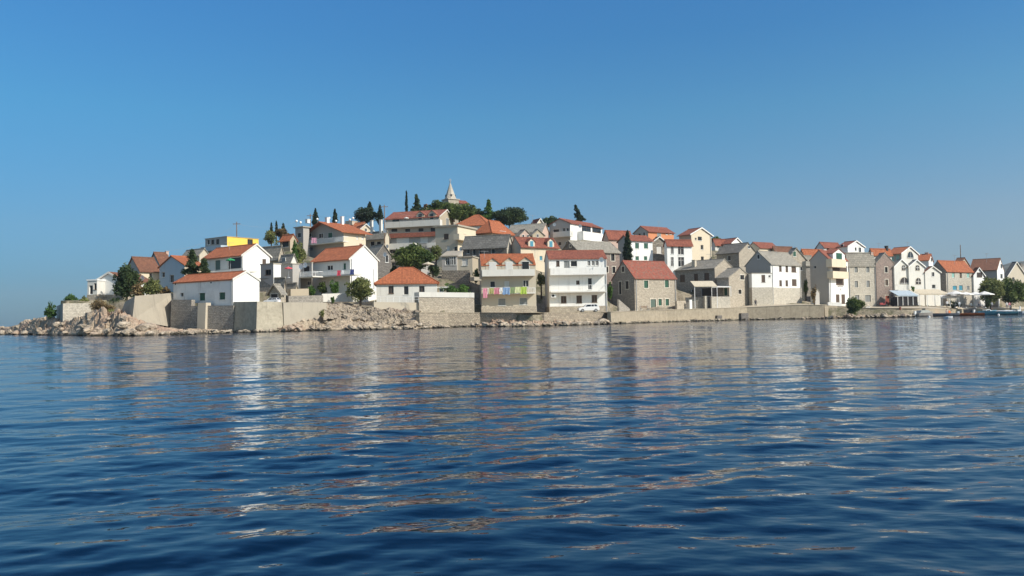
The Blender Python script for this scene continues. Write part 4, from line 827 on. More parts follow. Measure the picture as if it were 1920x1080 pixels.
quay('long smooth sandy quay wall from the red-roofed stone house to the tall white house', [1145, 1200, 1250, 1300, 1350, 1400, 1440, 1480, 1515, 1545], 'qsand')
quay('low sandy wall behind the rocks and the shoreline bush', [1546, 1570, 1600, 1640, 1690, 1733], 'qsand')
quay('low dark quay wall behind the moored boats', [1735, 1780, 1830, 1880, 1925, 2000], 'qsand')
def rawseg(name, label, pts, z1, mat, th, cat='wall'):
    q = [(px, None, d) for px, d in pts]; pp = [_PR(px, hor(px), d) for px, d in pts]; wallseg(name, label, [(px, CY-F*((Vector((p.x, p.y, z1-CZ)).dot(UPV))/(Vector((p.x, p.y, z1-CZ)).dot(FWD))), d) for (px, d), p in zip(pts, pp)], 0, mat, th, raw=True, zb=-.5, cat=cat)
rawseg('quay_ledge', 'low dark wet ledge along the foot of the long sandy quay wall', [(x, float(dw(x))+.35) for x in (1165, 1210, 1260, 1320, 1385)], .38, 'qsand', .9)
rawseg('dark_quay_block', 'dark rusty block at the foot of the sandy quay wall', [(1390, float(dw(1390))+.5), (1403.5, float(dw(1403))+.5)], 1.35, 'stoned', .7, 'block')
rawseg('dark_quay_block', 'small dark block standing in for a hole in the sandy quay wall beside a bollard', [(1345, float(dw(1345))+.6), (1354, float(dw(1354))+.6)], 1.0, 'stoned', .6, 'block')  # added block stands in for a dark hole in the wall
wallseg('ledge', 'concrete ledge between the terrace wall and the three-dormer house', [(889, 519, 124), (903, 519.5, 124.5)], 526, 'conc', 2)
wallseg('courtyard_wall', 'grey shaded courtyard wall under the beige awning', [(1285, 558, 136), (1321, 556, 135)], 580, 'stoneg', .4)
wallseg('courtyard_wall', 'low pale stone wall in front of the stone gable house', [(1334, 556, 134.5), (1369, 556, 135.5)], 578.5, 'stonew', .4)
wallseg('gate_pillar', 'pale gate pillar between the two courtyard walls', [(1321.5, 555, 134.5), (1326, 555, 134.6)], 579, 'stonew', .5)
wallseg('gate_pillar', 'short white post beside the green car in the courtyard', [(1293, 562, 133.5), (1297.5, 562, 133.6)], 580, 'white', .3)
wallseg('garden_wall', 'stone garden wall right of the red-roofed stone house', [(1269, 564, 133), (1286, 564, 134.5)], 581, 'stone', .4)
wallseg('planter', 'low white planter wall in front of the tall white house', [(1553, 566.5, 145), (1578, 567, 146)], 574, 'white', .6)
wallseg('steps', 'stone stair parapet beside the shaded gable of the red-roofed stone house', [(1160, 561, 129), (1181, 579, 127.5)], [584, 584], 'stoneg', .35)
# ---------------------------------------------------------------- vegetation
def tree(name, label, px, yt, ycb, wpx, ybase, d, kind='round', mat='pine', leaf=.3, dens=1.0, lean=0, group=None, trunkr=.16, seed=None, cat='tree'):
    rg = random.Random(int(px*13+yt*7) if seed is None else seed)
    bush_ = cat in ('bush', 'hedge', 'plant')
    if bush_: ycb = max(ycb, ybase+3)
    h_ = ycb-yt; yt += h_*(.06 if kind in ('round', 'pine', 'wood', 'bush') else .02)
    b = P(px, ybase, d); ztop = zat(b.x, b.y, yt); zcb = zat(b.x, b.y, ycb); Wm = wpx/F*d/2; Hc = (ztop-zcb)/2; zc = (ztop+zcb)/2-b.z
    root = empty(name, b); tag(root, label, cat, group)
    lumps = []
    if kind == 'cypress':
        n = int(16*dens)+8
        for i in range(n):
            t = (i+.5)/n; r = Wm*min(1, (1-t)**.55*1.15)*(.55+.45*min(1, t*5)); z = zc-Hc+2*Hc*t
            for k in range(2): an = rg.uniform(0, 6.28); lumps.append((Vector((cos(an)*r*.35+lean*t, sin(an)*r*.35, z)), Vector((r*.75, r*.75, max(.4, Hc*2/n*1.6)))))
    elif kind == 'conifer':
        n = int(22*dens)+8
        for i in range(n):
            t = (i+.5)/n; r = Wm*(1-t)**.8; an = rg.uniform(0, 6.28); rr = r*rg.uniform(.3, .85); z = zc-Hc+2*Hc*t
            lumps.append((Vector((cos(an)*rr+lean*t, sin(an)*rr, z)), Vector((max(.35, r*.5), max(.35, r*.5), max(.3, r*.22)))))
            lumps.append((Vector((lean*t, 0, z)), Vector((max(.25, r*.4), max(.25, r*.4), max(.3, r*.3)))))
    else:
        n = int({'round': 27, 'pine': 34, 'bush': 16, 'wood': 44}.get(kind, 18)*dens)+5
        for i in range(n):
            while True:
                v = Vector((rg.uniform(-1, 1), rg.uniform(-1, 1), rg.uniform(-1, 1)))
                if .12 < v.length < 1: break
            s = rg.uniform(.15, .42); v = v.normalized()*rg.uniform(.35, 1.02)*(1-s*.75)
            lumps.append((Vector((v.x*Wm, v.y*Wm*.85, zc+v.z*Hc)), Vector((Wm*s, Wm*s, max(Hc*s*(.8 if kind == 'pine' else 1), .25)))))
    V = []; Fc = []; T = []
    for c, r in lumps:
        tn = rg.uniform(0, .75); A_ = (r.x*r.z+r.x*r.y)*4; cnt = int(min(420, max(24, A_*15/(leaf*leaf)*.16)))
        for k in range(cnt):
            v = Vector((rg.gauss(0, 1), rg.gauss(0, 1), rg.gauss(0, 1))).normalized()*rg.uniform(.45, 1.08)
            p = c+Vector((v.x*r.x, v.y*r.y, v.z*r.z)); s = leaf*rg.uniform(.5, 1.15)*.5
            u = Vector((rg.gauss(0, 1), rg.gauss(0, 1), rg.gauss(0, 1))).normalized(); w = u.orthogonal().normalized(); w.rotate(Matrix.Rotation(rg.uniform(0, 3.1), 3, u)); x = u.cross(w)
            a = len(V); V += [tuple(p-w*s*1.5), tuple(p+x*s*.7), tuple(p+w*s*1.5), tuple(p-x*s*.7)]; Fc.append((a, a+1, a+2, a+3)); T.append(min(1, max(0, tn+rg.uniform(-.2, .3))))
    me = bpy.data.meshes.new('crown'); me.from_pydata(V, [], Fc); me.materials.append(M[mat])
    at = me.attributes.new('tint', 'FLOAT', 'FACE'); at.data.foreach_set('value', T)
    co = bpy.data.objects.new('crown', me); COL.objects.link(co); co.parent = root
    t_ = MB(); zt = zc+Hc*.3 if kind in ('cypress', 'conifer') else zc
    t_.tube((0, 0, -.2 if bush_ else -1.5), (lean*.1, 0, zt*.55 if zt > 1 else .6), trunkr, trunkr*.75, 7); t_.tube((lean*.1, 0, zt*.55 if zt > 1 else .6), (lean*.3, 0, zt), trunkr*.75, trunkr*.4, 6)
    for c, r in lumps[::3][:9]: t_.tube((lean*.1, 0, max(.3, zt*.5)), c, trunkr*.4, .03, 5)
    t_.build('trunk', M['bark'], root)
    return root
TR = tree
TR('conifer', 'large dark conifer standing left of the stone retaining slope, beside the small white house', 238, 490, 566, 54, 568, 118, 'wood', 'dpine', .34, 1.5)
TR('bush', 'yellow-green bushy shrub with bare stems above the concrete slope', 283, 516, 549, 44, 556, 113, 'round', 'olive', .26, 1.0, cat='bush')
TR('bush', 'brownish scrub at the foot of the large dark conifer', 258, 524, 556, 30, 560, 112, 'bush', 'dry', .24, 1.2, cat='bush')
TR('bush', 'dark green shrub leaning over the far left end of the stone terrace wall', 96, 560, 596, 26, 600, 114, 'round', 'green', .26, .9, lean=-.4, cat='bush')
TR('bush', 'bright green shrub growing on top of the left stone terrace wall', 133, 546, 568, 30, 572, 115, 'round', 'green', .24, .9, cat='bush')
TR('bush', 'low hedge beside the white corner post above the left terrace wall', 158, 555, 569, 20, 572, 114.5, 'bush', 'olive', .24, .9, cat='bush')
TR('bush', 'reddish-brown dry scrub on the rocks below the small white house', 192, 553, 585, 44, 590, 109, 'bush', 'dry', .22, 1.3, cat='bush')
TR('bush', 'small green-yellow scrub among the rocks right of the brown scrub', 212, 576, 592, 26, 595, 107.5, 'bush', 'olive', .2, .9, cat='bush')
TR('pine_tree', 'small ragged conifer with a pointed top in front of the blue house', 360, 469, 514, 38, 520, 118, 'conifer', 'dpine', .28, 1.4)
TR('pine_tree', 'low dark conifer right of the pointed one beside the terrace house', 383, 486, 513, 24, 518, 117, 'conifer', 'dpine', .26, 1.2)
TR('tree', 'bare-looking grey-green tree right of the yellow end wall', 509, 428, 462, 34, 476, 165, 'round', 'olive', .34, .8)
TR('tree', 'second grey-green tree with bare branches beside the orange-roofed hut', 526, 424, 446, 40, 474, 172, 'round', 'dry', .34, .8)
TR('cypress', 'thin crooked dark cypress left of the twin ones above the bare trees', 509, 419, 440, 6, 445, 178, 'cypress', 'cyp', .3, .8, group=None)
TR('cypress', 'slightly taller crooked cypress between two others above the bare trees', 518.5, 416, 440, 6, 445, 178, 'cypress', 'cyp', .3, .8)
TR('cypress', 'broad short dark cypress just left of the grey annex', 531, 420, 440, 10, 445, 178, 'cypress', 'cyp', .3, .8)
TR('bush', 'tall green shrub climbing beside the grey annex of the big cream house', 558, 450, 492, 36, 496, 142, 'round', 'olive', .3, 1, cat='bush')
TR('bush', 'bright green pointed bush below the flower balcony', 553, 452, 474, 14, 490, 140, 'cypress', 'green', .28, 1, cat='bush')
TR('cypress', 'dark cypress left of the middle white chimney on the skyline', 592, 392, 424, 15, 430, 185, 'cypress', 'cyp', .32, 1.1)
TR('cypress', 'narrow dark cypress right of the middle white chimney on the skyline', 628.5, 393, 421, 12, 430, 185, 'cypress', 'cyp', .32, 1.1)
TR('pine_tree', 'wide dark evergreen cluster beside the tall utility pole on the skyline', 688, 386, 421, 52, 428, 195, 'wood', 'cyp', .42, 1.3)
TR('pine_tree', 'pointed dark evergreen rising from the middle of the skyline cluster', 694, 379, 410, 18, 428, 197, 'cypress', 'cyp', .36, 1.2)
TR('cypress', 'dark cypress on the right edge of the skyline cluster, touching the utility pole', 713, 385, 420, 15, 428, 193, 'cypress', 'cyp', .36, 1.2)
TR('cypress', 'very thin tall cypress left of the conifer below the church', 762.5, 358, 400, 6.5, 404, 207, 'cypress', 'cyp', .34, 1.2, trunkr=.1)
TR('conifer', 'dark layered conifer left of the church spire', 781, 365, 400, 30, 404, 208, 'conifer', 'dpine', .42, 1.6)
TR('pine_tree', 'broad green pine in front of the church spire', 824, 370, 420, 72, 424, 203, 'wood', 'pine', .42, 1.3)
TR('pine_tree', 'lower pine directly below the church spire, between the two broad ones', 848, 375, 418, 46, 424, 199, 'wood', 'pine', .42, 1.2)
TR('pine_tree', 'rounded pine right of the church spire', 874, 376, 420, 50, 424, 202, 'wood', 'pine', .42, 1.2)
TR('pine_tree', 'pointed green pine right of the church pines', 917, 375, 412, 30, 414, 204, 'conifer', 'green', .42, 1.8)
TR('pine_tree', 'wide dark rounded pine above the bright orange pyramid roof', 955, 385, 424, 76, 428, 203, 'wood', 'dpine', .42, 1.4)
TR('pine_tree', 'small dark pine between the church pines and the pointed pine', 897, 388, 416, 34, 420, 205, 'wood', 'dpine', .42, .8)
TR('pine_tree', 'low dark rounded pine behind the small grey gable on the crest', 1033, 403, 428, 44, 434, 206, 'wood', 'dpine', .42, 1.1)
TR('conifer', 'leaning dark conifer on the roofline of the big white house', 1088, 385, 414, 22, 420, 200, 'conifer', 'cyp', .38, 1.5, lean=-1.2)
TR('tree', 'large spreading green pine in the middle of the village above the orange hipped roof', 776, 452, 508, 88, 517, 130, 'wood', 'pine', .34, 1.6, trunkr=.28)
TR('tree', 'small olive-brown tree right of the large spreading pine', 818, 456, 490, 26, 512, 138, 'round', 'olive', .3, 1)
TR('bush', 'dark green shrubs under the glazed grey house wall', 812, 490, 512, 36, 518, 128, 'bush', 'dpine', .3, 1.2, cat='bush')
TR('hedge', 'green hedge behind the high terrace wall, left of the three-dormer house', 845, 527, 550, 56, 556, 120, 'bush', 'green', .28, 1.3, cat='hedge')
TR('hedge', 'green creeper hedge at the right end behind the high terrace wall', 872, 526, 550, 26, 556, 121, 'bush', 'green', .28, 1.3, cat='hedge')
TR('olive_tree', 'large round olive-green tree in front of the white gable house', 676, 513, 566, 64, 569, 112.3, 'wood', 'olive', .26, 1.3, trunkr=.2)
TR('bush', 'bright green climbing plant on the front of the olive-tree house', 627, 520, 549, 22, 556, 117, 'round', 'green', .26, 1, cat='bush')
TR('bush', 'rounded green bush beside the tan wall block', 584, 533, 549, 19, 556, 116, 'round', 'green', .26, .8, cat='bush')
TR('bush', 'small clipped dark bush below the white garden wall', 624, 553, 565, 9, 568, 112.6, 'bush', 'green', .2, .8, cat='bush')
TR('tree', 'dusty green tree in the gap between the three-dormer house and the white balcony house', 1015, 505, 540, 20, 545, 135, 'round', 'olive', .28, .9)
TR('cypress', 'tall dark cypress beside the white house with green windows', 1178, 433, 492, 22, 505, 143, 'cypress', 'cyp', .3, 1.8, trunkr=.2)
TR('bush', 'green shrub in the gap left of the red-roofed stone house', 1144, 524, 548, 14, 560, 137, 'round', 'green', .26, .7, cat='bush')
TR('tree', 'small green tree top behind the tall cream house', 1342, 442, 456, 26, 462, 185, 'wood', 'green', .36, .7)
TR('bush', 'round dark green bush on the shoreline rocks below the tall white house', 1603, 553, 588, 44, 587, 139, 'round', 'pine', .28, 1.8, cat='bush')
TR('bush', 'dark climbing plant on the alley wall above the porch roof', 1527, 527, 545, 14, 571, 143, 'round', 'dry', .26, .7, cat='bush')
TR('tree', 'olive-green pine, leftmost of the quay trees at the right edge', 1858, 513, 570, 54, 577, 190, 'wood', 'olive', .42, 1.5, trunkr=.25)
TR('tree', 'darker rounded pine, middle of the quay trees at the right edge', 1895, 517, 571, 54, 577, 192, 'wood', 'pine', .42, 1.4, trunkr=.25)
TR('tree', 'partly cropped pine, rightmost of the quay trees', 1930, 519, 572, 50, 577, 194, 'wood', 'olive', .42, 1.4, trunkr=.25)
TR('bush', 'low dark hedge by the restaurant terrace behind the orange boat', 1790, 562, 577, 26, 580, 183, 'bush', 'dpine', .3, 1, cat='bush')
TR('potted_plant', 'dark potted palm beside the white umbrella terrace', 1852, 560, 574, 16, 577, 183, 'bush', 'dpine', .3, .8, cat='plant')
TR('potted_plant', 'potted plant on the restaurant balcony above the blue-grey awning', 1712, 535, 543, 8, 544, 184, 'bush', 'green', .26, .6, cat='plant')
TR('bush', 'weed clump on top of the rocks under the grey sea wall', 605, 578, 590, 14, 594, 103.5, 'bush', 'olive', .18, .6, cat='bush')
TR('bush', 'row of low plants at the quay edge beside the dark barge', 1662, 577, 584, 18, 586, 158, 'bush', 'green', .2, .6, cat='bush')
TR('bush', 'dark shrub between the grey gable house and the large spreading pine', 738, 492, 520, 20, 524, 131, 'round', 'dpine', .3, .8, cat='bush')
TR('bush', 'dry brown scrub along the top of the sloping concrete wall', 308, 536, 552, 26, 553, 116, 'bush', 'dry', .24, .9, cat='bush')
TR('bush', 'low dark scrub at the left foot of the large dark conifer', 216, 556, 572, 24, 574, 117, 'bush', 'dpine', .24, .9, cat='bush')
TR('tree', 'leafy tree behind the low stone garden wall, left of the climbing plant', 604, 528, 552, 22, 556, 118, 'round', 'pine', .28, .9)
TR('bush', 'green shrubs on the slope right of the rubble wall below the glazed house', 893, 500, 524, 16, 528, 134, 'round', 'green', .28, .8, cat='bush')
TR('tree', 'green tree in the gap behind the slab-roofed stone house and the cream tower house', 1289, 470, 490, 18, 498, 152, 'round', 'pine', .3, .8)
TR('tree', 'narrow green tree in the dark alley left of the tall white balcony house', 1512, 520, 560, 14, 572, 158, 'round', 'pine', .3, .7)
# ---------------------------------------------------------------- church
b = P(845, 396, 214); ch = empty('church', b, radians(35)); tag(ch, 'pale stone church with a pointed spire on top of the hill', 'church')
zb = zat(b.x, b.y, 374)-b.z; za = zat(b.x, b.y, 341)-b.z; zc_ = zat(b.x, b.y, 334.5)-b.z; s_ = 1.62
q = MB(); q.box((-1.7, -1.7, -6), (1.7, 1.7, zb-.2)); q.build('tower', M['stone'], ch)
q = MB(); q.box((-1.95, -1.95, zb-.2), (1.95, 1.95, zb)); q.build('cornice', M['stonew'], ch)
q = MB(); n = 8
rg_ = [(cos(2*pi*i/n+pi/8)*s_*1.05, sin(2*pi*i/n+pi/8)*s_*1.05, zb) for i in range(n)]
for i in range(n): q.poly([rg_[i], rg_[(i+1) % n], (0, 0, za)])
sp = q.build('spire', M['stonew'], ch)
for an in (-pi/2, 0, pi): 
    q = MB(); p = Vector((cos(an-.35), sin(an-.35), 0)); q.box((p.x*1.25-.18, p.y*1.25-.18, zb+.5), (p.x*1.25+.18, p.y*1.25+.18, zb+1.3)); q.build('spire_window', M['dark'], sp)
q = MB(); q.tube((0, 0, za-.2), (0, 0, zc_), .07); q.box((-.4, -.05, zc_-.5), (.4, .05, zc_-.38)); q.tube((0, 0, za-.15), (0, 0, za+.25), .2, .2, 8); q.build('cross', M['metal'], ch)
zr = zat(b.x, b.y, 372)-b.z
q = MB(); q.box((1.7, -2.2, -6), (4.6, 2.2, zr-1.6)); q.build('nave_wall', M['stone'], ch); q = MB(); q.prism([(1.7, -2.5, zr-1.6), (1.7, 0, zr-.3), (1.7, 2.5, zr-1.6)], (3.2, 0, 0)); q.build('roof', M['rtile'], ch)
house('house', 'small orange-roofed building showing between the hilltop conifers left of the church', 793, 797, 803, 210, 50, 404, 393, 384, ax='A', wall='cream', rm='otile', fb=402)
# ---------------------------------------------------------------- poles, wires
def pole(label, px, yt, yb, d, arm=True, name='utility_pole'):
    b = P(px, yb, d); zt = zat(b.x, b.y, yt)-b.z; q = MB(); q.tube((0, 0, -1), (0, 0, zt), .13, .09, 8); r = q.build(name, M['wood'], None, b); tag(r, label, 'pole')
    if arm: q = MB(); q.box((-.8, -.06, zt-.5), (.8, .06, zt-.38)); q.build('crossarm', M['wood'], r)
    return b+Vector((0, 0, zt-.4))
p1 = pole('tall wooden utility pole right of the dark evergreen cluster', 721.5, 384, 470, 165)
p2 = pole('thin dark pole standing above the yellow house roof', 444, 416, 462, 170)
p3 = pole('thin pole left of the skyline cypress above the big cream house', 582, 401, 432, 182)
pole('bare mast above the houses at the right, behind the long orange roof', 1802, 459, 500, 215, False, 'mast')
def wire(label, a, c, sag=1.2, r=.016):
    q = MB(); n = 14; o0 = a.copy(); pts = [a.lerp(c, i/n)-o0-Vector((0, 0, sag*4*(i/n)*(1-i/n))) for i in range(n+1)]
    for i in range(n): q.tube(pts[i], pts[i+1], r, r, 4)
    tag(q.build('overhead_wire', M['metal'], None, o0), label, 'wire', 'overhead wires')
wire('overhead wire from the tall pole to the pole above the big cream house', p1, p3); wire('overhead wire between the cream house pole and the pole above the yellow house', p3, p2, 1.6)
wire('overhead wire running left from the pole above the yellow house', p2, P(300, 470, 150), 1.5); wire('overhead wire from the tall pole towards the hilltop house roof', p1, P(790, 404, 190), .8)
# ---------------------------------------------------------------- satellite dishes, globe lamps
def dish(label, px, py, d, r=.42, yaw=-.5):
    b = P(px, py, d); q = MB(); n = 14; rings = [(0, 0), (.5, .04), (1, .15)]; pts = []
    for k, (rr, z) in enumerate(rings[1:]): pts.append([(cos(2*pi*i/n)*r*rr, -z*r*1.6, sin(2*pi*i/n)*r*rr) for i in range(n)])
    for i in range(n):
        j = (i+1) % n; q.poly([(0, 0, 0), pts[0][i], pts[0][j]]); q.poly([pts[0][i], pts[1][i], pts[1][j], pts[0][j]])
        q.poly([(0, .04, 0), tuple(Vector(pts[0][j])+Vector((0, .04, 0))), tuple(Vector(pts[0][i])+Vector((0, .04, 0)))])
    o = empty('satellite_dish', b, yaw); tag(o, label, 'satellite dish', 'satellite dishes')
    do = q.build('reflector', M['wpaint'], o); q = MB(); q.tube((0, 0, 0), (0, -r*.9, -r*.3), .02); q.box((-.05, -r*.95, -r*.35), (.05, -r*.85, -r*.22)); q.tube((0, .04, 0), (0, .4, -.1), .035); q.build('arm', M['metal'], o)
for l, x, y, d in (('white dish on the wall of the brown-roofed cream house', 268, 521, 125), ('large white dish above the balustraded grey terrace', 565, 500, 114), ('smaller white dish right of the large one above the grey terrace', 573, 497, 115),
    ('white dish on the front of the utility pole', 722, 433, 162), ('white dish at the left end of the pale balcony below the long grey house', 726.5, 462, 166), ('white dish on the dark house beside the olive-tree house gable', 722, 477, 138), ('grey dish on the top right corner of the white balcony house', 1128, 487, 125.5),
    ('white dish on the side of the tan hillside house', 865, 467, 150), ('white dish on the big white hilltop house between its two window bands', 1088, 424, 174), ('dark dish on the shade-grey left wall of the hilltop house', 1040, 421, 173)):
    dish(l, x, y, d)
for l, x, y in (('white globe lamp left of the big cream house ridge', 556, 414.5), ('white globe lamp beside the left white chimney', 563.5, 417), ('white globe lamp in front of the left skyline cypress', 595, 411), ('white globe lamp right of the middle white chimney', 617.5, 409), ('white globe lamp in front of the right skyline cypress', 630, 414.5), ('white globe lamp at the foot of the evergreen cluster', 656, 412), ('white globe lamp left of the evergreen cluster', 662, 409)):
    b = P(x, y, 168); q = MB(); bm = bmesh.new(); bmesh.ops.create_icosphere(bm, subdivisions=2, radius=.27); q.v = [tuple(v.co) for v in bm.verts]; q.f = [tuple(v.index for v in f.verts) for f in bm.faces]; q.m = [0]*len(q.f); bm.free(); q.smooth = True
    o = empty('globe_lamp', b); tag(o, l, 'lamp', 'globe lamps on the roof terrace'); q.build('globe', M['wpaint'], o); q = MB(); q.tube((0, 0, -2.2), (0, 0, -.25), .03); q.build('post', M['metal'], o)
# ---------------------------------------------------------------- parasols, awnings
def parasol(label, px, yt, wpx, ybase, d, mat, group=None, tilt=0):
    b = P(px, ybase, d); zt = zat(b.x, b.y, yt)-b.z; R = wpx/F*d/2; n = 8; o = empty('parasol', b); tag(o, label, 'parasol', group); q = MB()
    rr = [(cos(2*pi*i/n)*R, sin(2*pi*i/n)*R, zt-R*.35) for i in range(n)]
    for i in range(n):
        a, c = rr[i], rr[(i+1) % n]; q.poly([a, c, (0, 0, zt)]); q.poly([a, c, (c[0], c[1], c[2]-.14), (a[0], a[1], a[2]-.14)])
    q.build('canopy', M[mat], o); q = MB(); q.tube((0, 0, 0), (0, 0, zt+.1), .03)
    for i in range(n): q.tube((0, 0, zt-.04), Vector(rr[i])-Vector((0, 0, .02)), .012, n=4)
    q.build('pole', M['metal'], o); q = MB(); q.tube((0, 0, 0), (0, 0, .1), .25, .2, 10); q.build('base', M['metal'], o)
def cloth(name, col): return flat(name, col, .85, 0, .1)
M['cgreen'] = cloth('green_canvas', (.03, .30, .12)); M['cred'] = cloth('faded_red_canvas', (.62, .10, .12)); M['cwhite'] = cloth('white_canvas', (.82, .80, .75)); M['cbeige'] = cloth('beige_canvas', (.62, .54, .40)); M['cblue'] = cloth('blue_grey_canvas', (.42, .50, .56))
parasol('open green parasol on the terrace of the white house below the yellow building', 432, 484, 17, 511, 120.5, 'cgreen')
parasol('faded red parasol above the grey balustraded terrace', 541, 500, 15, 521, 115, 'cred'); parasol('small white parasol on the balcony of the long grey hilltop house', 762, 407, 10, 421, 188.6, 'cwhite')
parasol('flat white parasol under the large spreading pine', 803, 491, 24, 512, 127, 'cbeige')
for l, x, y, w, d in (('white restaurant umbrella at the right end of the terrace row', 1847, 546, 34, 180), ('white restaurant umbrella second from the right end of the terrace row', 1829, 547, 30, 181), ('white restaurant umbrella in the middle of the terrace row', 1811, 547, 30, 180), ('white restaurant umbrella next to the long beige awning', 1792, 545, 34, 179)):
    parasol(l, x, y, w, 577, d, 'cwhite', 'white umbrellas of the quay restaurant')
def awning(label, x0, x1, yb, yf, d, dep, mat, ybase, val=.25, posts=3, name='awning'):
    f0 = P(x0, yf, d); f1 = P(x1, yf, d); zb_ = zat(f0.x, f0.y+dep, yb); o = empty(name, (f0.x, f0.y, f0.z)); tag(o, label, 'awning'); L = f1.x-f0.x; H = zb_-f0.z; dz = f1.z-f0.z; q = MB()
    q.prism([(0, 0, 0), (0, dep, H), (0, dep, H+.05), (0, 0, .05)], (L, 0, dz)); q.prism([(0, -.03, -val), (0, 0, -val), (0, 0, .05), (0, -.03, .05)], (L, 0, dz)); q.build('canopy', M[mat], o)
    zg = zat(f0.x, f0.y, ybase)-f0.z; q = MB()
    for i in range(posts): xx = .05+(L-.1)*i/(posts-1); q = MB(); q.box((xx-.05, .05, zg), (xx+.05, .15, 0)); q.build('post', M['wpaint'], o)
    return o, L, zg
awning('beige canvas awning over the courtyard of the slab-roofed stone house', 1302, 1343, 527.5, 537, 134, 3.5, 'cbeige', 578, .1, 2)
awning('flat white pergola cover between the beige awning and the stone gable house', 1334, 1369, 536.5, 538, 136, 3.5, 'cwhite', 556, .12, 2, 'pergola')
o, L, zg = awning('blue-grey awning over the glass terrace of the double-gabled restaurant', 1683, 1722, 545, 554, 180, 4, 'cblue', 573, .2, 5)
q = MB(); q.box((.1, .3, zg), (L-.1, 3.9, -.25)); q.build('glass_screen', M['glass'], o)
awning('long beige restaurant awning below the small cream gable house', 1724, 1782, 543, 551, 181, 5, 'cbeige', 575, .25, 5)
awning('low cream awning with a plain valance left of the white umbrellas', 1764, 1799, 549, 555.5, 180, 4, 'cwhite', 576, .45, 3)
# ---------------------------------------------------------------- laundry on the balcony rail of the three-dormer house
LD = [(146, 190, 470, 545, (.66, .26, .34), 'pair of pink trousers hanging from the left end of the balcony rail'), (222, 275, 475, 545, (.38, .36, .14), 'olive green cloth on the balcony rail right of the pink trousers'),
 (278, 338, 472, 548, (.55, .20, .25), 'rose red towel on the balcony rail'), (340, 372, 470, 520, (.78, .77, .74), 'small white piece of washing between the rose and blue towels'), (375, 455, 468, 552, (.20, .32, .52), 'large blue towel on the balcony rail'),
 (460, 512, 466, 540, (.22, .30, .14), 'dark patterned green towel on the balcony rail'), (516, 572, 462, 535, (.62, .66, .36), 'pale yellow patterned towel on the balcony rail'), (575, 645, 462, 548, (.38, .52, .08), 'bright lime green towel at the right end of the rail')]
def clothpiece(name, label, x0, x1, yt, yb, d, col, cat='laundry', group='washing on the balcony rail'):
    a = P(x0, yt, d); c = P(x1, yt, d); zb_ = zat(a.x, a.y, yb)-a.z; q = MB(); n = 8; k = 5; w = c.x-a.x
    for i in range(n):
        for j in range(k):
            def pp(i, j): u = i/n; v = j/k; return (u*w+.03*sin(v*5+i), -.03*sin(u*14+v*2)*(.3+v), zb_*v*(1+.05*sin(u*9)))
            q.poly([pp(i, j), pp(i+1, j), pp(i+1, j+1), pp(i, j+1)])
    o = q.build(name, cloth(label[:20], col), None, a); so = o.modifiers.new('thickness', 'SOLIDIFY'); so.thickness = .015; tag(o, label, cat, group); return o
for i, (x0, x1, y0, y1, c, l) in enumerate(LD):
    X0, X1, Y0, Y1 = 880+x0/6, 880+x1/6, 460+y0/6, 460+y1/6
    if i == 0: X0, X1, Y0, Y1 = 905.5, 913.5, 539.5, 547
    u, z = hit28('A', X0, Y0+1, 1.42); a_ = MW28 @ pt28('A', u, z, 1.42+.02*(i % 2))
    o = clothpiece('trousers' if i == 0 else 'towel', l, X0, X1, Y0+1, Y1, a_.y/1.03, c); o.location = a_; o.rotation_euler.z = radians(4)
    if i == 0:
        for xx in (0, .36):
            w = .30; q = MB(); q.box((xx+.02, -.04, -1.55), (xx+w+.02, .03, -.5)); q.build('trouser_leg', cloth('pink_cloth', c), o)
clothpiece('towel', 'red cloth over the long balcony of the olive-tree house', 632, 639, 507, 517, 118.2, (.55, .06, .10)); clothpiece('towel', 'dark blue towel at the right end of the long balcony of the olive-tree house', 656.5, 664, 505, 514.5, 117.6, (.05, .07, .22)); clothpiece('towel', 'small white towel on the long balcony beside the red cloth', 641, 645, 507, 514, 118.1, (.75, .75, .75))
clothpiece('blanket', 'pink patterned blanket hanging over the left part of the flower balcony', 584, 595, 446, 456, 158.8, (.55, .28, .38))
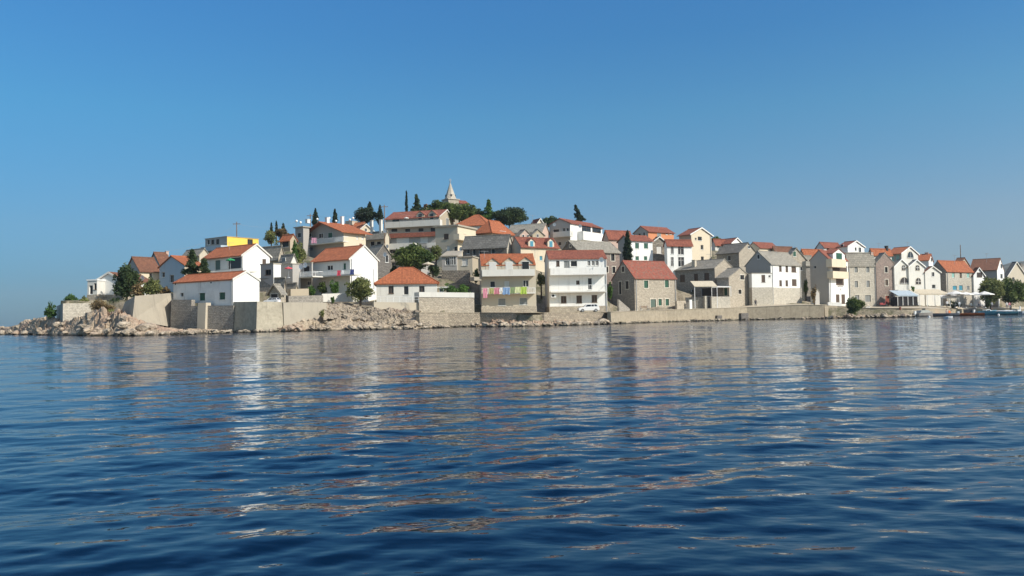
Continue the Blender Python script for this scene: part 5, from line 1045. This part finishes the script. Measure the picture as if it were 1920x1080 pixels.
# ---------------------------------------------------------------- cars
def car(label, x0, x1, ybase, d, col, face=-1, yaw=0, green=False):
    a = P((x0+x1)/2, ybase, d); L = 3.7; s = (x1-x0)/F*d/L; o = empty('parked_car', a, yaw); o.scale = (s*(-face), s, s); tag(o, label, 'car')
    pm, nt, b = nm('car_paint'); b.inputs['Base Color'].default_value = c4(col); b.inputs['Roughness'].default_value = .25; b.inputs['Coat Weight'].default_value = .5
    # side profile, nose at -x
    lo = [(-1.85, .28), (-1.87, .62), (-1.72, .80), (-.95, .92), (1.62, .98), (1.80, .90), (1.85, .5), (1.83, .28)]
    q = MB(); yw = .80
    secs = [(-yw, .94, .0), (-yw*.98, 1.0, 0), (yw*.98, 1.0, 0), (yw, .94, 0)]
    q.prism([(x, -yw, z) for x, z in lo], (0, 2*yw, 0)); bo = q.build('body', pm, o); bv = bo.modifiers.new('bevel', 'BEVEL'); bv.width = .05; bv.segments = 2; bv.limit_method = 'ANGLE'
    top = [(-.98, .91), (-.38, 1.40), (1.30, 1.42), (1.72, .97)]; q = MB(); lowv = [(-.98, -.76), (1.72, -.76), (1.72, .76), (-.98, .76)]; tp = [(-.36, -.60), (1.28, -.60), (1.28, .60), (-.36, .60)]
    lv_ = [(-.98, -.77, .90), (1.72, -.77, .96), (1.72, .77, .96), (-.98, .77, .90)]; tv = [(-.40, -.62, 1.38), (1.32, -.62, 1.40), (1.32, .62, 1.40), (-.40, .62, 1.38)]
    q.poly(tv)
    for i in range(4): j = (i+1) % 4; q.poly([lv_[i], lv_[j], tv[j], tv[i]])
    q.build('cabin', pm, o)
    def lerp2(i, j, u, v, out):
        A_ = Vector(lv_[i]).lerp(Vector(lv_[j]), u); B_ = Vector(tv[i]).lerp(Vector(tv[j]), u); p = A_.lerp(B_, v); n_ = (Vector(lv_[j])-Vector(lv_[i])).cross(Vector(tv[i])-Vector(lv_[i])).normalized(); return p+n_*out
    for (i, j, wins) in ((0, 1, ((.08, .46), (.5, .70), (.74, .94))), (1, 2, ((.08, .92),)), (2, 3, ((.06, .26), (.30, .50), (.54, .92))), (3, 0, ((.06, .94),))):
        for u0, u1 in wins: q = MB(); q.poly([lerp2(i, j, u0, .1, .012), lerp2(i, j, u1, .1, .012), lerp2(i, j, u1, .86, .012), lerp2(i, j, u0, .86, .012)]); q.build('window', M['glass'], o)
    for x in (-1.18, 1.18):
        for y in (-.74, .74):
            q = MB(); q.tube((x, y-.1, .29), (x, y+.1, .29), .29, n=16); w = q.build('wheel', M['black'], o); q = MB(); sy = 1 if y > 0 else -1; q.tube((x, y+sy*.09, .29), (x, y+sy*.115, .29), .18, n=12); q.build('rim', M['metal'], w)
    for y in (-.58, .58):
        q = MB(); q.box((-1.885, y-.16, .60), (-1.84, y+.16, .72)); q.build('headlight', M['glass'], o); q = MB(); q.box((1.83, y-.08, .60), (1.875, y+.08, .85)); q.build('tail_light', M['rdoor'], o)
    q = MB(); q.box((-1.92, -.76, .28), (-1.84, .76, .46)); q.build('bumper', M['black'], o); q = MB(); q.box((1.82, -.76, .28), (1.9, .76, .46)); q.build('bumper', M['black'], o)
car('white hatchback parked on the quay in front of the tall white balcony house', 1083, 1124.5, 585.2, 123.2, (.80, .80, .79), -1, .06)
car('white car half hidden behind the bastion parapet beside the little stone garage', 495, 526, 570, 105.5, (.82, .82, .82), -1, -.25)
car('grey-green car parked in the shaded courtyard behind the quay', 1298, 1313, 580, 136.5, (.16, .24, .20), -1, 1.2)
# ---------------------------------------------------------------- boats
def boat(label, x0, x1, d, col, band, yaw=0, cabin=None, h=.75, z=0, group='boats moored along the right quay', name='boat', engine=True, cover=None):
    c = P((x0+x1)/2, hor(0), d); c.z = z; L = (x1-x0)/F*d/max(.35, cos(yaw)); B = L*.17+.35; o = empty(name, c, yaw); tag(o, label, 'boat', group)
    ns = 12; st = []
    for i in range(ns+1):
        t = i/ns; x = -L/2+L*t; w = B*(1-max(0, (t-.45)/.55)**2.2)*(.86+.14*min(1, t*4)); sh = h*(1+.35*max(0, t-.4)**1.5*1.6)
        st.append([(x, 0, -.25+.12*max(0, t-.7)), (x, w*.55, -.15), (x, w*.9, sh*.35), (x, w, sh), (x, w*.86, sh), (x, w*.8, sh*.45), (x, 0, sh*.42)])
    def strip(a, b_, mat, nm_):
        q = MB()
        for sgn in (1, -1):
            for i in range(ns):
                for k in range(a, b_):
                    p = [st[i][k], st[i+1][k], st[i+1][k+1], st[i][k+1]]; q.poly([(v[0], v[1]*sgn, v[2]) for v in p])
        return q, nm_, mat
    hm = flat('hull_paint', col, .4, 0, .12); bm_ = flat('gunwale_paint', band, .4, 0, .1)
    for (a, b_, mm, nn_) in ((0, 3, hm, 'hull'), (3, 4, bm_, 'gunwale'), (4, 6, bm_, 'deck')):
        q, n_, mt = strip(a, b_, mm, nn_)
        if nn_ == 'hull': q.poly([(v[0], v[1], v[2]) for v in st[0][:5]]+[(v[0], -v[1], v[2]) for v in st[0][:5][::-1]])
        q.build(n_, mt, o)
    q = MB()
    for t in (.3, .55): x = -L/2+L*t; q.box((x-.15, -B*.8, h*.62), (x+.15, B*.8, h*.68))
    q.build('seat', M['wood'], o)
    if cabin:
        q = MB(); q.prism([(-L*.05, -B*.5, h*.5), (L*.22, -B*.5, h*.8), (L*.12, -B*.45, h*.5+cabin), (-L*.05, -B*.45, h*.55+cabin)], (0, B, 0)); cb = q.build('cabin', bm_, o)
        q = MB(); q.box((-L*.03, -B*.5-.01, h*.6+cabin*.4), (L*.11, -B*.5+B+.01, h*.6+cabin*.75)); q.build('window', M['glass'], cb)
    if cover is not None:
        q = MB(); q.prism([(-L*.42, -B*.8, h), (-L*.30, -B*.6, h+.45), (L*.12, -B*.5, h+.55), (L*.3, -B*.6, h+.05)], (0, B*1.4, 0)); q.build('cover', flat('boat_cover', cover, .9), o)
    if engine:
        q = MB(); q.box((-L/2-.42, -.18, h*.6), (-L/2-.05, .18, h+.35)); q.box((-L/2-.28, -.07, -.3), (-L/2-.12, .07, h*.6)); q.build('outboard_motor', M['wpaint'], o)
    return o
boat('grey-white open boat with a grey cover moored beside the beige rocks', 1716, 1752, 156, (.30, .27, .24), (.62, .60, .55), .25, None, .8, cover=(.34, .35, .32))
boat('small grey dinghy with a white outboard behind the grey-covered boat', 1744, 1769, 163, (.22, .23, .25), (.45, .46, .47), pi-.2, None, .6)
boat('orange and red rowing boat with passengers in the middle of the mooring', 1768, 1804, 166, (.62, .16, .05), (.70, .36, .20), 2.7, None, .55, engine=False)
boat('large dark-hulled boat moored stern to the restaurant terrace', 1799, 1834, 186, (.03, .035, .045), (.10, .10, .11), .2, None, 1.35, engine=False)
boat('blue and white fishing boat with a low white cabin below the umbrellas', 1827, 1872, 180, (.05, .22, .33), (.70, .74, .76), .15, .75, .85)
boat('turquoise-banded white motorboat nearest the right edge, beside the pale mooring post', 1871, 1911, 178, (.10, .30, .38), (.75, .77, .78), pi+.1, .6, .7)
boat('white boat partly cropped by the right edge of the picture', 1911, 1950, 176, (.55, .60, .64), (.75, .77, .78), .1, None, .7)
boat('long low dark barge lying along the shore right of the round bush', 1618, 1682, 160, (.035, .03, .028), (.12, .10, .08), 0, None, .95, engine=False, group=None, name='barge')
boat('tiny upturned-looking white tender floating apart in front of the moored boats', 1773, 1787, 124, (.78, .79, .80), (.80, .80, .80), .3, None, .32, engine=False, group=None, name='dinghy')
def post(label, px, yt, yb, d, r=.15, mat='wpaint', name='mooring_post', cat='post'):
    b = P(px, yb, d); zt = zat(b.x, b.y, yt)-b.z; q = MB(); q.tube((0, 0, -1), (0, 0, zt), r, r*.9, 8); q.tube((0, 0, zt), (0, 0, zt+.08), r*1.3, r*1.1, 8); tag(q.build(name, M[mat], None, b), label, cat)
post('pale wooden mooring post standing in the water near the right edge', 1913, 575, 589, 176); post('rusty iron bollard on the quay edge between the barge and the boats', 1688, 576, 584, 158, .2, 'rdoor', 'bollard', 'bollard')
post('dark mooring bollard on the sandy quay wall', 1332, 588, 597, 131, .18, 'stoned', 'bollard', 'bollard'); post('thin lamp post in front of the white gable of the olive-tree house', 701, 506, 530, 116, .05, 'metal', 'lamp_post', 'lamp post')
def buoy(label, px, py, d):
    b = P(px, py, d); b.z = .05; bm = bmesh.new(); bmesh.ops.create_uvsphere(bm, u_segments=12, v_segments=8, radius=.22); q = MB(); q.v = [tuple(v.co) for v in bm.verts]; q.f = [tuple(v.index for v in f.verts) for f in bm.faces]; q.m = [0]*len(q.f); bm.free(); q.smooth = True
    o = q.build('buoy', M['wpaint'], None, b); tag(o, label, 'buoy', 'mooring buoys'); q = MB(); q.tube((0, 0, .2), (0, 0, .32), .04); q.build('ring', M['metal'], o)
buoy('small white buoy in front of the grey-covered boat', 1742, 593, 150); buoy('white buoy beside the blue and white fishing boat', 1872, 585, 168)
# ---------------------------------------------------------------- quay furniture
def bench(label, px, yb, d, L=1.9, yaw=0):
    o = empty('bench', P(px, yb, d), yaw); tag(o, label, 'bench'); q = MB()
    for i in range(3): q.box((-L/2, -.2+i*.15, .43), (L/2, -.08+i*.15, .47))
    q.build('seat', M['wood'], o); q = MB()
    for i in range(2): q.box((-L/2, .24, .58+i*.17), (L/2, .28, .70+i*.17))
    q.build('backrest', M['wood'], o)
    for x in (-L*.4, L*.4): q = MB(); q.box((x-.04, -.2, 0), (x+.04, -.14, .43)); q.box((x-.04, .22, 0), (x+.04, .28, .92)); q.box((x-.04, -.2, .38), (x+.04, .28, .43)); q.build('leg', M['metal'], o)
bench('dark wooden bench against the front wall of the red-roofed stone house', 1209, 582.5, 129.5, 2.0, .5)
def person(label, px, yb, d, top, leg, skin=(.35, .20, .13), pose='stand', hair=(.03, .02, .015), zabs=None, yaw=0):
    b = P(px, yb, d)
    if zabs is not None: b.z = zabs
    v = []; e = []; r = []
    def A(p, rad, par=None): v.append(p); r.append(rad); e.append((par, len(v)-1)) if par is not None else None; return len(v)-1
    sit = pose == 'sit'; hz = .50 if sit else .92
    pel = A((0, 0, hz), .15); ch_ = A((0, .02, hz+.28), .15, pel); sh = A((0, .02, hz+.47), .12, ch_); nk = A((0, .01, hz+.58), .055, sh); hd = A((0, 0, hz+.68), .085, nk); A((0, 0, hz+.78), .08, hd)
    for s in (-1, 1):
        s1 = A((s*.19, .02, hz+.46), .06, sh); el = A((s*.25, .02-.05, hz+.20), .045, s1); A((s*.24, -.12, hz-.0), .035, el)
        hp = A((s*.10, 0, hz-.06), .095, pel)
        if sit: kn = A((s*.13, -.42, hz-.02), .07, hp); A((s*.13, -.45, hz-.42), .045, kn)
        else: kn = A((s*.12, -.03*s, hz-.46), .065, hp); an = A((s*.13, .03*s, .08), .045, kn); A((s*.13, -.14, .04), .04, an)
    me = bpy.data.meshes.new('person'); me.from_pydata(v, e, []); o = bpy.data.objects.new('person', me); COL.objects.link(o); o.location = b; o.rotation_euler.z = yaw
    o.modifiers.new('skin', 'SKIN'); sv = me.skin_vertices[0].data
    for i, rr in enumerate(r): sv[i].radius = (rr, rr)
    sv[0].use_root = True; ss = o.modifiers.new('sub', 'SUBSURF'); ss.levels = 1; ss.render_levels = 1
    m_, nt, bb = nm('person_surface'); tc = nt.nodes.new('ShaderNodeTexCoord'); sp_ = nt.nodes.new('ShaderNodeSeparateXYZ'); nt.links.new(tc.outputs['Object'], sp_.inputs[0]); mr = nt.nodes.new('ShaderNodeMath'); mr.operation = 'DIVIDE'; mr.inputs[1].default_value = 2.0; nt.links.new(sp_.outputs[2], mr.inputs[0])
    rp = ramp(nt, mr.outputs[0], [(0, skin), (.1, leg), (hz/2-.02, top), ((hz+.52)/2, skin), ((hz+.74)/2, hair)]); nt.nodes[-1]
    for n_ in nt.nodes:
        if n_.type == 'VALTORGB': n_.color_ramp.interpolation = 'CONSTANT'
    nt.links.new(rp, bb.inputs['Base Color']); me.materials.append(m_); tag(o, label, 'person', 'people on the quay'); return o
person('person in an orange top sitting in the orange boat', 1780, 586, 166, (.75, .22, .06), (.15, .12, .10), pose='sit', zabs=.1, yaw=.4)
person('person in a pale shirt sitting further along in the orange boat', 1775, 586, 166.5, (.75, .72, .68), (.5, .2, .1), pose='sit', zabs=.15, yaw=-.5)
person('person in a light shirt standing by the dark-hulled boat', 1799, 578.5, 178, (.65, .68, .70), (.10, .12, .16))
person('person in pink standing on the quay under the right-hand trees', 1893, 579.5, 188, (.65, .25, .28), (.60, .60, .62)); person('person in white standing beside the one in pink under the right-hand trees', 1888, 579, 189, (.78, .76, .74), (.15, .17, .25))
person('person in grey walking past the white umbrella terrace', 1860, 579, 186, (.35, .36, .38), (.12, .12, .14)); person('dark-clothed person in the doorway beside the stone gable house', 1417, 576.5, 138.5, (.04, .04, .05), (.05, .05, .07))
person('person sitting at the restaurant tables in a dark shirt', 1836, 577, 182, (.06, .07, .10), (.10, .10, .12), pose='sit'); person('person in a white shirt at the restaurant tables', 1821, 577, 182, (.75, .74, .72), (.10, .10, .12), pose='sit'); person('waiter-like figure in white standing under the beige awning', 1776, 577.5, 176, (.75, .74, .72), (.05, .05, .06))
def table(label, px, yb, d):
    o = empty('table', P(px, yb, d)); tag(o, label, 'table', 'restaurant tables'); q = MB(); q.tube((0, 0, .70), (0, 0, .75), .5, n=12); q.build('table_top', M['wpaint'], o); q = MB(); q.tube((0, 0, 0), (0, 0, .7), .04); q.tube((0, 0, 0), (0, 0, .04), .25, n=10); q.build('leg', M['metal'], o)
for x, l in ((1815, 'under the middle white umbrella'), (1829, 'under the second umbrella from the right'), (1843, 'under the right-hand end umbrella'), (1790, 'beside the long beige awning')): table('round white restaurant table '+l, x, 577, 180.5)
def scooter(label, px, yb, d, col, yaw=0):
    o = empty('scooter', P(px, yb, d), yaw); tag(o, label, 'scooter'); cm = flat('scooter_paint', col, .35, 0, .05)
    for x in (-.6, .6): q = MB(); q.tube((x, -.06, .26), (x, .06, .26), .26, n=14); w = q.build('wheel', M['black'], o)
    q = MB(); q.prism([(-.85, -.15, .35), (.0, -.15, .32), (.25, -.15, .38), (.45, -.15, 1.0), (.36, -.15, 1.0), (.15, -.15, .5), (-.1, -.15, .5), (-.25, -.15, .72), (-.88, -.15, .72)], (0, .3, 0)); q.build('body', cm, o)
    q = MB(); q.box((-.85, -.14, .72), (-.2, .14, .80)); q.build('seat', M['black'], o); q = MB(); q.tube((.40, -.32, 1.03), (.40, .32, 1.03), .025); q.build('handlebar', M['metal'], o)
scooter('dark red scooter parked beside the red-brown door', 1657, 574.5, 154, (.35, .05, .05), .2)
# small white boat drawn up on the quay
boat('white rowing boat drawn up on the rocks right of the round bush', 1619, 1634, 153, (.72, .72, .70), (.78, .77, .74), .4, None, .6, z=1.55, engine=False, group=None, name='rowing_boat')
def acunit(label, fc, px, py, pt, hit):
    pass
o = empty('air_conditioner', P(1038, 554.5, 126.3), .08); tag(o, 'white air-conditioning unit on the lower left wall of the tall white balcony house', 'air conditioner'); q = MB(); q.box((-.4, -.15, -.28), (.4, .15, .28)); q.build('casing', M['wpaint'], o); q = MB(); q.tube((-.1, -.16, 0), (-.1, -.152, 0), .22, n=16); q.build('fan_grille', M['black'], o)
# sign painted on the tall white restaurant house: small dark lettering and a fork
def wallsign():
    h, hit, pt, MW = h47, hit47, pt47, MW47
    u0, z0 = hit('B', 1570, 538.5); u1, z1 = hit('B', 1580.5, 535.5); q = MB(); n = 9; w = (u1-u0)/n
    for i in range(n):
        c = (i+.5)*w+u0; s = w*.36; zc = (z0+z1)/2-.05*abs(i-4)/4
        for a, b_, c_, d_ in ((-s, -.14, -s*.4, .14), (-s*.4, .08, s, .14)): q.box(pt('B', c+a, zc+b_, .002), pt('B', c+c_, zc+d_, .02))
        if i % 2: q.box(pt('B', c+s*.4, zc-.14, .002), pt('B', c+s, zc+.08, .02))
    q.build('wall_lettering', M['bframe'], h)
    u, z = hit('B', 1575, 545); q = MB()
    q.prism([pt('B', u-.30, z-.34, .002), pt('B', u-.22, z-.38, .002), pt('B', u+.26, z+.26, .002), pt('B', u+.18, z+.32, .002)], pt('B', 0, 0, .02)-pt('B', 0, 0, 0))
    for k in (-.07, .0, .07): q.prism([pt('B', u+.2+k, z+.28-k, .003), pt('B', u+.25+k, z+.24-k, .003), pt('B', u+.40+k, z+.46-k, .003), pt('B', u+.36+k, z+.5-k, .003)], pt('B', 0, 0, .02)-pt('B', 0, 0, 0))
    q.build('fork_emblem', M['bframe'], h)
wallsign()

def antenna(label, px, yt, yb, d):
    b = P(px, yb, d); zt = zat(b.x, b.y, yt)-b.z; o = empty('television_aerial', b, .4); tag(o, label, 'aerial', 'rooftop aerials'); q = MB(); q.tube((0, 0, -.6), (0, 0, zt), .03); q.build('mast', M['metal'], o); q = MB(); q.box((-.7, -.015, zt-.12), (.7, .015, zt-.09))
    for k in range(6): q.box((-.6+k*.24, -.28+k*.02, zt-.09), (-.58+k*.24, .28-k*.02, zt-.07))
    q.build('antenna', M['metal'], o)
for l, x, y0, y1, d in (('aerial on the ridge of the white terrace house under the yellow building', 430, 454, 462, 128), ('aerial on the left ridge end of the three-dormer house', 908, 470, 478, 126), ('aerial on the right ridge end of the three-dormer house', 1003, 469, 477, 126), ('aerial behind the slab roofs on the hill crest', 999, 403, 420, 182),
    ('aerial above the brick house on the ridge', 1235, 415, 427, 178), ('aerial above the long slab-roofed stone house', 1330, 476, 490, 148), ('aerial on the roof of the house with a grey gable', 1455, 460, 473, 148), ('aerial above the limestone house roof', 1612, 462, 476, 172), ('aerial on the faded orange roof by the black chimney', 1648, 456, 468, 190), ('aerial over the cream house with the arched attic window', 1702, 454, 466, 196), ('aerial on the bright orange roof right of the small cream gable', 1790, 478, 491, 190), ('aerial on the dull red roof behind the quay trees', 1850, 475, 488, 200)):
    antenna(l, x, y0, y1, d)
def railing(label, x0, x1, y0, y1, d0, d1):
    a = P(x0, y0, d0); c = P(x1, y0, d1); zb = zat(a.x, a.y, y1)-a.z; v = c-a; n = int(v.length/.9); q = MB(); q.tube((0, 0, 0), v, .03, n=5); q.tube((0, 0, zb*.5), v+Vector((0, 0, zb*.5)), .02, n=5); o = q.build('railing', M['wpaint'], None, a); tag(o, label, 'railing')
    q = MB()
    for i in range(n+1): p = v*(i/n); q.tube(p, p+Vector((0, 0, zb)), .025, n=5)
    q.build('baluster', M['wpaint'], o)
railing('thin white railing along the terrace of the hipped cottage', 702, 785, 556.5, 566.5, 110.6, 111.1)
# ---------------------------------------------------------------- aerial haze over the sea
bm = bmesh.new(); bmesh.ops.create_cube(bm, size=1); me = bpy.data.meshes.new('haze'); bm.to_mesh(me); bm.free()
hz = bpy.data.objects.new('haze', me); COL.objects.link(hz); hz.scale = (8100, 8100, 170); hz.location = (0, 0, 80); struct(hz, 'stuff')
m_ = bpy.data.materials.new('sea_haze'); m_.use_nodes = True; nt = m_.node_tree; nt.nodes.remove(nt.nodes['Principled BSDF']); pv = nt.nodes.new('ShaderNodeVolumePrincipled')
pv.inputs['Color'].default_value = (.75, .85, 1, 1); pv.inputs['Density'].default_value = .00013; pv.inputs['Anisotropy'].default_value = .2
nt.links.new(pv.outputs[0], nt.nodes['Material Output'].inputs['Volume']); me.materials.append(m_)
